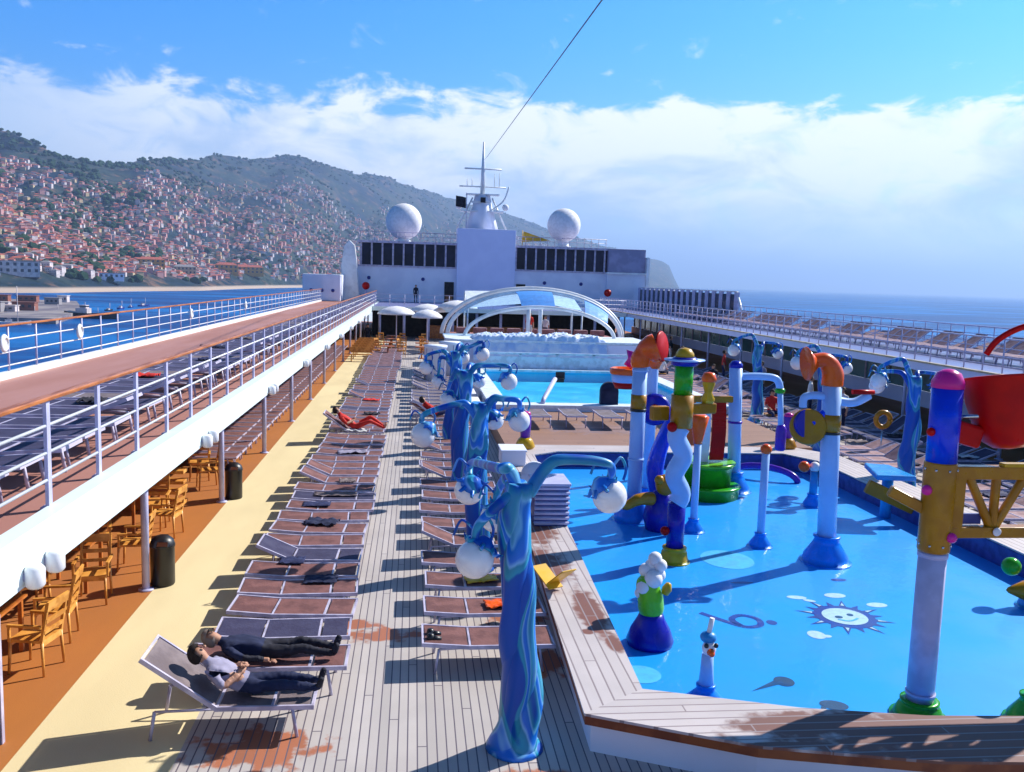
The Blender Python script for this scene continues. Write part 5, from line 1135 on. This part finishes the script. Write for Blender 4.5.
b = B('cloth_navy'); b.prism([(6.75, 31.0), (7.4, 31.0), (7.4, 31.25), (6.75, 31.25)], .66, 1.15); b.lathe([(0, -.12), (.325, -.12), (.325, .12), (0, .12)], (7.075, 31.125, 1.15), 22, (0, 1, 0)); solo('pool_hatch', b, (7.07, 31.1, .66), 'dark navy round topped box at the near edge of the upper pool', 'box')
# whirlpool terrace, froth
t = thing('whirlpool', (6.7, 45, 0), 'raised pale whirlpool tub wall behind the upper pool', 'whirlpool')
b = B('wall_lavender'); b.prism([(2.3, 44.8), (11.8, 44.8), (12.4, 45.6), (12.4, 49.4), (1.7, 49.4), (1.7, 45.6)], 0, 1.85); part('tub_wall', b, t)
b = B('canopy_white'); b.prism([(3.6, 44.74), (11.2, 44.74), (11.2, 44.9), (3.6, 44.9)], 1.05, 1.14); b.prism([(2.2, 44.7), (11.9, 44.7), (12.5, 45.6), (12.5, 49.5), (1.6, 49.5), (1.6, 45.6)], 1.87, 1.98); part('rim', b, t)
b = B('froth'); 
fr = random.Random(3)
gx = []
for i in range(131):
    xx = 3.0 + i * .0535; row = []
    for j in range(49):
        yy = 44.35 + j * .055; e = min(1, min(i, 130 - i) / 14, min(j, 48 - j) / 5)
        h = (.34 + .25 * noise.noise(V(xx * 1.1, yy * .9, 3)) + .30 * abs(noise.noise(V(xx * 3.2, yy * 3.2, 5))) + .22 * abs(noise.noise(V(xx * 7, yy * 7, 8))) + .10 * abs(noise.noise(V(xx * 17, yy * 17, 1)))) * max(0, e) ** .5
        row.append(b.bm.verts.new((xx, yy, 1.97 - max(0, 44.9 - yy) * 1.9 + max(0, h * .5) + .03)))
    gx.append(row)
for i in range(130):
    for j in range(48): b._f([gx[i][j], gx[i + 1][j], gx[i + 1][j + 1], gx[i][j + 1]], True)
o = struct('water_froth', b, 'stuff'); tag(o, 'white foaming water heaped on the raised whirlpool', 'water')
for i, xx in enumerate((1.2, 1.95)):
    b = B(['wall_pale', 'frame_white']); b.lathe([(.5, 0), (.5, 1.85), (.54, 1.87), (.54, 1.97), (0, 1.97)], (xx - .2, 40.5 + i * 2.5, 0), 24); b.m(1)
    for q in range(10): a = q / 10 * 6.283; b.box((xx - .2 + .505 * math.cos(a), 40.5 + i * 2.5 + .505 * math.sin(a), .93), (.04, .04, 1.8), rz=a)
    solo('shower_cylinder', b, (xx - .2, 40.5 + i * 2.5, 0), ['ribbed grey shower cylinder left of the upper pool, the nearer one', 'ribbed grey shower cylinder left of the upper pool, the farther one'][i], 'shower')
b = B('umbrella_white')
for i in range(2): pass
for k, (x, y) in enumerate(((2.0, 33.0), (2.0, 35.6))):
    t = thing('lounge_bed', (x, y, 0), ['white padded lounge bed beside the upper pool, nearer one', 'white padded lounge bed beside the upper pool, farther one'][k], 'bed')
    b = B('umbrella_white'); b.box((x, y, .38), (1.1, 1.7, .24)); part('mattress', b, t, bv=.06); b = B('wood_table'); b.box((x, y, .16), (1.15, 1.75, .18)); part('base', b, t, bv=.01)

# arched canopy
t = thing('arched_canopy', (6.95, 50, 1.98), 'white arched band shell with blue and white canopy panels', 'canopy')
AX = 6.95
def archpts(hw, z0, h, y, a0=0, a1=180, n=32): return [V(AX + hw * math.cos(R(a0 + (a1 - a0) * i / n)), y, z0 + h * math.sin(R(a0 + (a1 - a0) * i / n))) for i in range(n + 1)]
for hw, z0, h, y, r_ in ((5.05, 1.85, 2.6, 50.5, .13), (5.35, 1.85, 2.75, 51.3, .13), (4.2, 1.85, 1.75, 48.3, .11)):
    b = B('white_paint'); b.tube(archpts(hw, z0, h, y), r_, 10); part('arch_tube', b, t)
up, lo = archpts(5.05, 1.85, 2.6, 50.45, 32, 152, 30), archpts(4.45, 1.9, 1.75, 48.3, 32, 152, 30)
for k in range(5):
    b = B(['canopy_blue', 'canopy_film', 'canopy_blue', 'canopy_film', 'canopy_film'][k])
    for i in range(k * 6, k * 6 + 6):
        for j in range(4):
            f = lambda p, q, u: p.lerp(q, u) + V(0, 0, .18 * math.sin(math.pi * u))
            b.poly([f(up[i], lo[i], j / 4), f(up[i + 1], lo[i + 1], j / 4), f(up[i + 1], lo[i + 1], (j + 1) / 4), f(up[i], lo[i], (j + 1) / 4)])
    bmesh.ops.remove_doubles(b.bm, verts=b.bm.verts, dist=1e-4); o = part('canopy_panel', b, t); md = o.modifiers.new('s', 'SOLIDIFY'); md.thickness = .03
for s in (-.35, .35): b = B('white_paint'); b.tube([(AX - .1 + s, 50.2, 1.8), (AX - .1 + s, 50.2, 4.0)], .12, 12); part('pillar', b, t)
b = B('wood_table'); b.box((AX, 52.5, 1.2), (10, 3, 1.2)); solo('stage', b, (AX, 52.5, .6), 'wooden stage under the arched canopy', 'stage', bv=.02)
b = B('fabric_pink'); 
for i in range(9): b.box((2.9 + i * 1.02, 52.6, 2.0), (.8, .5, .35))
solo('stage_bench', b, (AX, 52.6, 1.8), 'row of pinkish padded seats on the stage', 'bench', bv=.04)
# dark bar front below the cross deck
slab('cross_deck', 'floor_lavender', [(-3.58, 72), (17.66, 72), (17.66, 100), (-3.58, 100)], ZU - .25, ZU)
slab('cross_deck', 'floor_pinkish', [(XO, 86.02), (-3.6, 86.02), (-3.6, 100), (XO, 100)], ZU - .25, ZU); slab('cross_deck', 'floor_lavender', [(17.68, 86.02), (22.9, 86.02), (22.9, 100), (17.68, 100)], ZU - .25, ZU)
t = thing('bar_front', (7, 74, 0), 'dark recessed bar front under the cross deck', 'bar')
b = B('dark_recess'); b.box((7, 76, 1.15), (21.1, .2, 2.3)); part('back_wall', b, t)
b = B('wood_table'); b.box((7, 74.5, .55), (12, .6, 1.1)); part('counter', b, t, bv=.02)
for k in range(11): b = B('rail_lavender'); b.tube([(-2.8 + k * 1.98, 72.5, 0), (-2.8 + k * 1.98, 72.5, ZU - .26)], .12, 10); part('pillar', b, t)
b = B('beam_white'); b.box((7, 71.95, ZU - .12), (21.1, .1, .34)); part('fascia', b, t)
railing_y = thing('railing', (7, 72.1, ZU), 'lavender railing across the front of the cross deck', 'railing')
for k in range(18): b = B('rail_lavender'); b.tube([(-3.2 + k * 1.2, 72.1, ZU), (-3.2 + k * 1.2, 72.1, ZU + 1.05)], .03, 6); part('post', b, railing_y)
for z in (.35, .7, 1.05): b = B('rail_lavender'); b.tube([(-3.5, 72.1, ZU + z), (17.5, 72.1, ZU + z)], .022, 6); part('bar', b, railing_y)
# umbrellas
def umbrella(x, y, r_, h, label):
    t = thing('parasol', (x, y, 0), label, 'parasol')
    b = B('umbrella_white'); b.lathe([(r_, h - .5), (r_ * .98, h - .38), (r_ * .7, h - .12), (r_ * .35, h + .04), (0, h + .1)], (x, y, 0), 12)
    for q in range(12): a = q / 12 * 6.283; b.tube([(x + r_ * math.cos(a), y + r_ * math.sin(a), h - .49), (x, y, h + .1)], .012, 4)
    part('canopy', b, t); b = B('rail_lavender'); b.tube([(x, y, 0), (x, y, h)], .035, 8); part('pole', b, t); b = B('pier_stone'); b.lathe([(.3, 0), (.3, .08), (.06, .12)], (x, y, 0), 14); part('foot', b, t)
umbrella(-1.25, 63, 1.35, 2.9, 'white dome parasol on the left of the far deck'); umbrella(.9, 62, 1.1, 2.75, 'white dome parasol right of the first, on the far deck'); umbrella(1.0, 67, 1.35, 3.0, 'white dome parasol standing farther back near the bar')
umbrella(3.2, 66, 1.5, 3.35, 'grey white parasol behind the left foot of the arch')
b = B('canopy_white'); b.poly([(3.6, 60, 3.1), (8.5, 60, 3.6), (8.5, 64, 4.3), (3.6, 64, 4.2)]); b.poly([(8.5, 60, 3.6), (11.5, 60, 3.1), (11.5, 64, 4.0), (8.5, 64, 4.3)])
for q in ((3.6, 60), (11.5, 60), (3.6, 64), (11.5, 64)): b.tube([(q[0], q[1], 0), (q[0], q[1], 3.1 if q[1] == 60 else 4.1)], .06, 8)
o = solo('sail_awning', b, (7, 62, 0), 'white sail awning stretched behind the arched canopy', 'awning')
for k in range(12):
    x, y = -2.2 + (k % 3) * 1.5, 56 + (k // 3) * 3.2; chair(x - .1, y, .3 * k, 'wooden armchair among the far tables beneath the parasols', 'wooden armchairs among the far tables')
for k in range(7):
    x, y = -1.6 + (k % 2) * 2.1, 55.2 + (k // 2) * 3.4
    b = B('wood_table'); b.box((x, y, .73), (.8, .8, .04)); b.tube([(x, y, 0), (x, y, .72)], .05, 8); b.lathe([(.25, 0), (.25, .03), (.05, .05)], (x, y, 0), 12); solo('wooden_table', b, (x, y, 0), 'small wooden table on the far deck beneath the parasols', 'table', 'small tables on the far deck')
for k in range(6):
    b = B('wood_chair'); b.box((-3.1, 52.5 + k * 1.7, .42), (1.3, .45, .05)); b.box((-3.1, 52.7 + k * 1.7, .7), (1.3, .05, .3)); [b.box((-3.1 + q * .55, 52.5 + k * 1.7, .2), (.05, .4, .4)) for q in (-1, 1)]
    solo('wooden_bench', b, (-3.1, 52.5 + k * 1.7, 0), 'wooden bench in the row across the far end of the yellow track', 'bench', 'wooden benches at the far end of the yellow track', bv=.01)

# ---------------------------------------------------------------- bridge superstructure
SY = 90
t = thing('superstructure', (7, SY, ZU), 'white bridge superstructure with a long band of dark windows', 'superstructure')
b = B('wall_pale'); b.box((7, SY + 4, ZU + 1.75), (26, 8, 3.5)); part('lower_wall', b, t)
b = B('glass_dark'); b.box((7, SY + 4, 7.25), (25, 7.6, 2.3)); part('window_band', b, t)
for side, x0, x1 in ((-1, -5.4, 4.1), (1, 10.2, 19.4)):
    n = 9
    for k in range(n + 1): b = B('frame_white'); xx = x0 + (x1 - x0) * k / n; b.box((xx, SY + .14, 7.25), (.17, .16, 2.32)); part('mullion', b, t)
b = B('frame_white'); b.box((7, SY + 4, 8.5), (25.6, 8.4, .22)); part('roof', b, t)
b = B('frame_white'); b.box((7, SY + .1, 6.12), (25.4, .5, .16)); part('ledge', b, t)
b = B('wall_lavender'); b.box((7.1, SY + .6, 6.35), (5.9, 2.6, 7.5)); part('central_tower', b, t, bv=.06)
for xx in (3.45, 10.75): b = B('dark_recess'); b.box((xx, SY - .02, ZU + 1.05), (.95, .1, 2.1)); d = part('door', b, t); b = B('orange_wall'); b.box((xx, SY - .1, ZU + .5), (.7, .05, .6)); part('door_panel', b, d)
for xx in (-4.6, .8, 13.2, 17.0): b = B('pool_wall_navy'); b.lathe([(.0, 0), (.18, 0), (.18, .05), (0, .05)], (xx, SY - .01, 4.9), 14, (0, -1, 0)); part('porthole', b, t)
for k in range(34): b = B('frame_white'); b.tube([(-5.6 + k * .76, SY + .1, 8.6), (-5.6 + k * .76, SY + .1, 9.5)], .03, 5); part('roof_rail_post', b, t) if not 12 < k < 21 else b.bm.free()
for s in ((-5.6, 4.1), (10.1, 19.6)): b = B('frame_white'); b.tube([(s[0], SY + .1, 9.5), (s[1], SY + .1, 9.5)], .035, 5); b.tube([(s[0], SY + .1, 9.1), (s[1], SY + .1, 9.1)], .025, 5); part('roof_rail', b, t)
def dome(x, z, r_, label):
    t = thing('radar_dome', (x, SY + 3, 8.6), label, 'radar dome')
    b = B('umbrella_white'); b.ball((x, SY + 3, z), r_, 32, 20); part('dome', b, t)
    b = B('white_paint'); b.lathe([(1.0, 8.6), (.6, 8.9), (.55, z - r_ * .95), (1.1, z - r_ * .72)], (x, SY + 3, 0), 18); part('pedestal', b, t)
dome(-1.25, 10.75, 1.85, 'big white radar dome on the left of the bridge roof'); dome(15.5, 11.0, 1.75, 'white radar dome on the right of the bridge roof')
t = thing('radar_mast', (6.9, SY + 2, 10.0), 'white radar mast with cross yards above the central tower', 'mast')
mx, my = 6.75, SY + 2
b = B('wall_pale'); b.lathe([(1.75, 10.1), (1.0, 12.6), (.8, 13.6), (.62, 13.7)], (mx, my, 0), 4); part('tower', b, t)
b = B('white_paint')
for s in (-1, 1): b.tube([(mx + s * 2.6, my, 10.1), (mx + s * 1.0, my, 13.4)], .09, 6)
b.box((mx, my, 13.7), (3.4, 1.2, .12)); b.box((mx, my, 12.0), (4.4, 1.4, .12)); part('platform', b, t)
b = B('white_paint'); b.tube([(mx, my, 13.6), (mx, my, 16.5), (mx, my, 19.0)], [.26, .18, .07], 10); part('pole', b, t)
b = B('white_paint'); b.tube([(mx - 1.9, my, 16.3), (mx + 1.9, my, 16.3)], .085, 8); part('yard', b, t)
b = B('white_paint'); b.tube([(mx - 2.4, my, 14.5), (mx + 2.4, my, 14.5)], .07, 8); part('yard', b, t)
b = B('white_paint'); b.box((mx - .2, my - .7, 12.9), (1.9, .25, .22)); b.tube([(mx - .2, my - .7, 12.1), (mx - .2, my - .7, 12.9)], .1, 8); part('radar_scanner', b, t)
b = B('dark_recess'); b.box((mx, my - .95, 13.1), (.5, .3, .5)); part('lantern', b, t)
for s in (-1.6, -1.1, 1.2, 1.7): b = B('white_paint'); b.tube([(mx + s, my, 14.5), (mx + s, my, 15.6 + .2 * s)], .035, 6); part('aerial', b, t)
for s in (-2.4, 2.4): b = B('umbrella_white'); b.ball((mx + s, my, 12.5), .35, 14, 10); part('aerial_pod', b, t)
b = B('white_paint'); b.tube(spline([(mx + 1.0, my, 12.2), (mx + 2.2, my, 13.2), (mx + 2.7, my, 14.6)]), .08, 8); part('curved_stay', b, t)
b = B('cloth_black'); g = [[b.bm.verts.new((4.0 + i * .13, SY + 1.4 + .12 * math.sin(i * 1.1), 12.4 + j * .27 - i * .02)) for j in range(5)] for i in range(9)]
for i in range(8):
    for j in range(4): b._f([g[i][j], g[i + 1][j], g[i + 1][j + 1], g[i][j + 1]], True)
o = solo('flag', b, (4.0, SY + 1.4, 12.4), 'small dark flag flying left of the radar mast', 'flag'); md = o.modifiers.new('s', 'SOLIDIFY'); md.thickness = .02
b = B('rail_lavender'); b.tube([(5.1, SY + 1.4, 10.1), (5.1, SY + 1.4, 13.8)], .04, 6); solo('flag_staff', b, (5.1, SY + 1.4, 10.1), 'thin staff holding the dark flag beside the mast', 'flagpole')
b = B('bin_black'); b.tube([(6.95, SY + 2, 17.3), (4.94, 25, 12.7), (4.0, -6, 10.5)], .022, 6); b.tube([(3.9, -6, 2.6), (3.9, -6, 10.6)], .12, 10)
solo('stay_cable', b, (6.95, SY, 17.3), 'dark cable running from the radar mast up over the deck', 'cable')
# left wing: white fin and grey cabin
t = thing('bridge_wing', (-6.6, SY - 4, ZU), 'white curved fin with steps at the left end of the bridge', 'wing')
b = B('white_paint')
pf = [(-6.9, 2.6), (-5.4, 2.6), (-5.7, 6.6), (-5.9, 8.0), (-6.4, 8.5), (-6.9, 7.9), (-7.2, 6.0)]
a = [b.bm.verts.new((x, SY - 2, z)) for x, z in pf]; c = [b.bm.verts.new((x, SY - 1.2, z)) for x, z in pf]; b._f(a); b._f(c[::-1])
for i in range(len(pf)): b._f([a[i], a[(i + 1) % len(pf)], c[(i + 1) % len(pf)], c[i]])
part('fin', b, t, bv=.08)
b = B('wall_pale'); b.prism([(-10.4, SY - 6), (-6.9, SY - 6), (-6.9, SY + 2), (-10.9, SY + 2)], ZU, 5.1); part('cabin', b, t, bv=.1)
for k in range(3): b = B('pool_wall_navy'); b.lathe([(0, 0), (.16, 0), (.16, .05), (0, .05)], (-9.6 + k * 1.0, SY - 6.01, 3.6), 12, (0, -1, 0)); part('porthole', b, t)
# right wing
t = thing('bridge_wing', (21.5, SY, ZU), 'grey lavender wall with white ledge at the right end of the bridge', 'wing')
b = B('frame_white'); b.mats = ['wall_pale']; b.box((21.7, SY + 2, 4.3), (4.2, 5, 3.4)); part('lower_wall', b, t)
MT['wall_mauve'] = mat('wall_mauve', (.34, .32, .48), .6, scale=1)
b = B('wall_mauve'); b.prism([(19.7, SY - .4), (23.6, SY - .4), (23.6, SY + 3), (19.7, SY + 3)], 6.2, 8.6); part('upper_wall', b, t, bv=.05)
b = B('white_paint'); b.box((21.7, SY - .5, 6.1), (4.4, .6, .2)); part('ledge', b, t)
b = B('white_paint'); b.prism([(23.6, SY - 1), (23.9, SY - 1), (23.9, SY + 3), (23.6, SY + 3)], 2.6, 7.8); part('end_post', b, t)
# windscreen along the right side
t = thing('windscreen', (22.8, 74, ZU), 'tall windscreen of dark glass and white posts on the right upper deck', 'windscreen')
for k in range(18):
    y = 61 + k * 1.62; b = B('rail_lavender'); b.box((22.85, y, ZU + 1.05), (.12, .75, 2.1)); part('post', b, t)
b = B('glass_dark'); b.box((22.85, 61 + 8.5 * 1.62, ZU + 1.0), (.04, 17 * 1.62, 1.9)); part('pane', b, t)
b = B('white_paint'); b.box((22.85, 61 + 8.5 * 1.62, ZU + 2.14), (.16, 17 * 1.62, .08)); b.tube([(22.85, 61, ZU + 2.1), (22.85, 59.3, ZU + .1)], .09, 6); part('top_rail', b, t)
for x, lab in ((-4.75, 'round red ball shaped lamp on a post left of the bridge'), (19.3, 'round red ball shaped lamp on a post right of the bridge')):
    t = thing('red_ball_post', (x, SY - 2.5, ZU), lab, 'post'); b = B('toy_red'); b.ball((x, SY - 2.5, 4.1), .38, 18, 12); part('ball', b, t); b = B('rail_lavender'); b.tube([(x, SY - 2.5, ZU), (x, SY - 2.5, 3.7)], .09, 8); part('post', b, t)
b = B('sign_yellow'); g = [b.bm.verts.new(p) for p in ((10.9, SY + 1, 9.0), (13.8, SY + 1, 9.25), (11.0, SY + 1, 10.1))]; b._f(g); b.tube([(10.9, SY + 1, 8.6), (10.9, SY + 1, 10.2)], .04, 6); o = solo('pennant', b, (10.9, SY + 1, 8.6), 'small yellow pennant on the roof right of the tower', 'flag'); md = o.modifiers.new('s', 'SOLIDIFY'); md.thickness = .02

# ---------------------------------------------------------------- haze
m = bpy.data.materials.new('haze'); m.use_nodes = True; t = m.node_tree; t.nodes.clear(); pv = N(t, 'ShaderNodeVolumePrincipled'); pv.inputs['Color'].default_value = (.40, .60, 1, 1); pv.inputs['Density'].default_value = HAZE; pv.inputs['Anisotropy'].default_value = .3
om = N(t, 'ShaderNodeOutputMaterial'); L(t, pv.outputs[0], om.inputs[1]); MT['haze'] = m
b = B('haze'); b.box((0, 21500, 450 + SEA), (82000, 48000, 905)); o = struct('haze', b, 'stuff')
o.data.materials.clear(); o.data.materials.append(m)
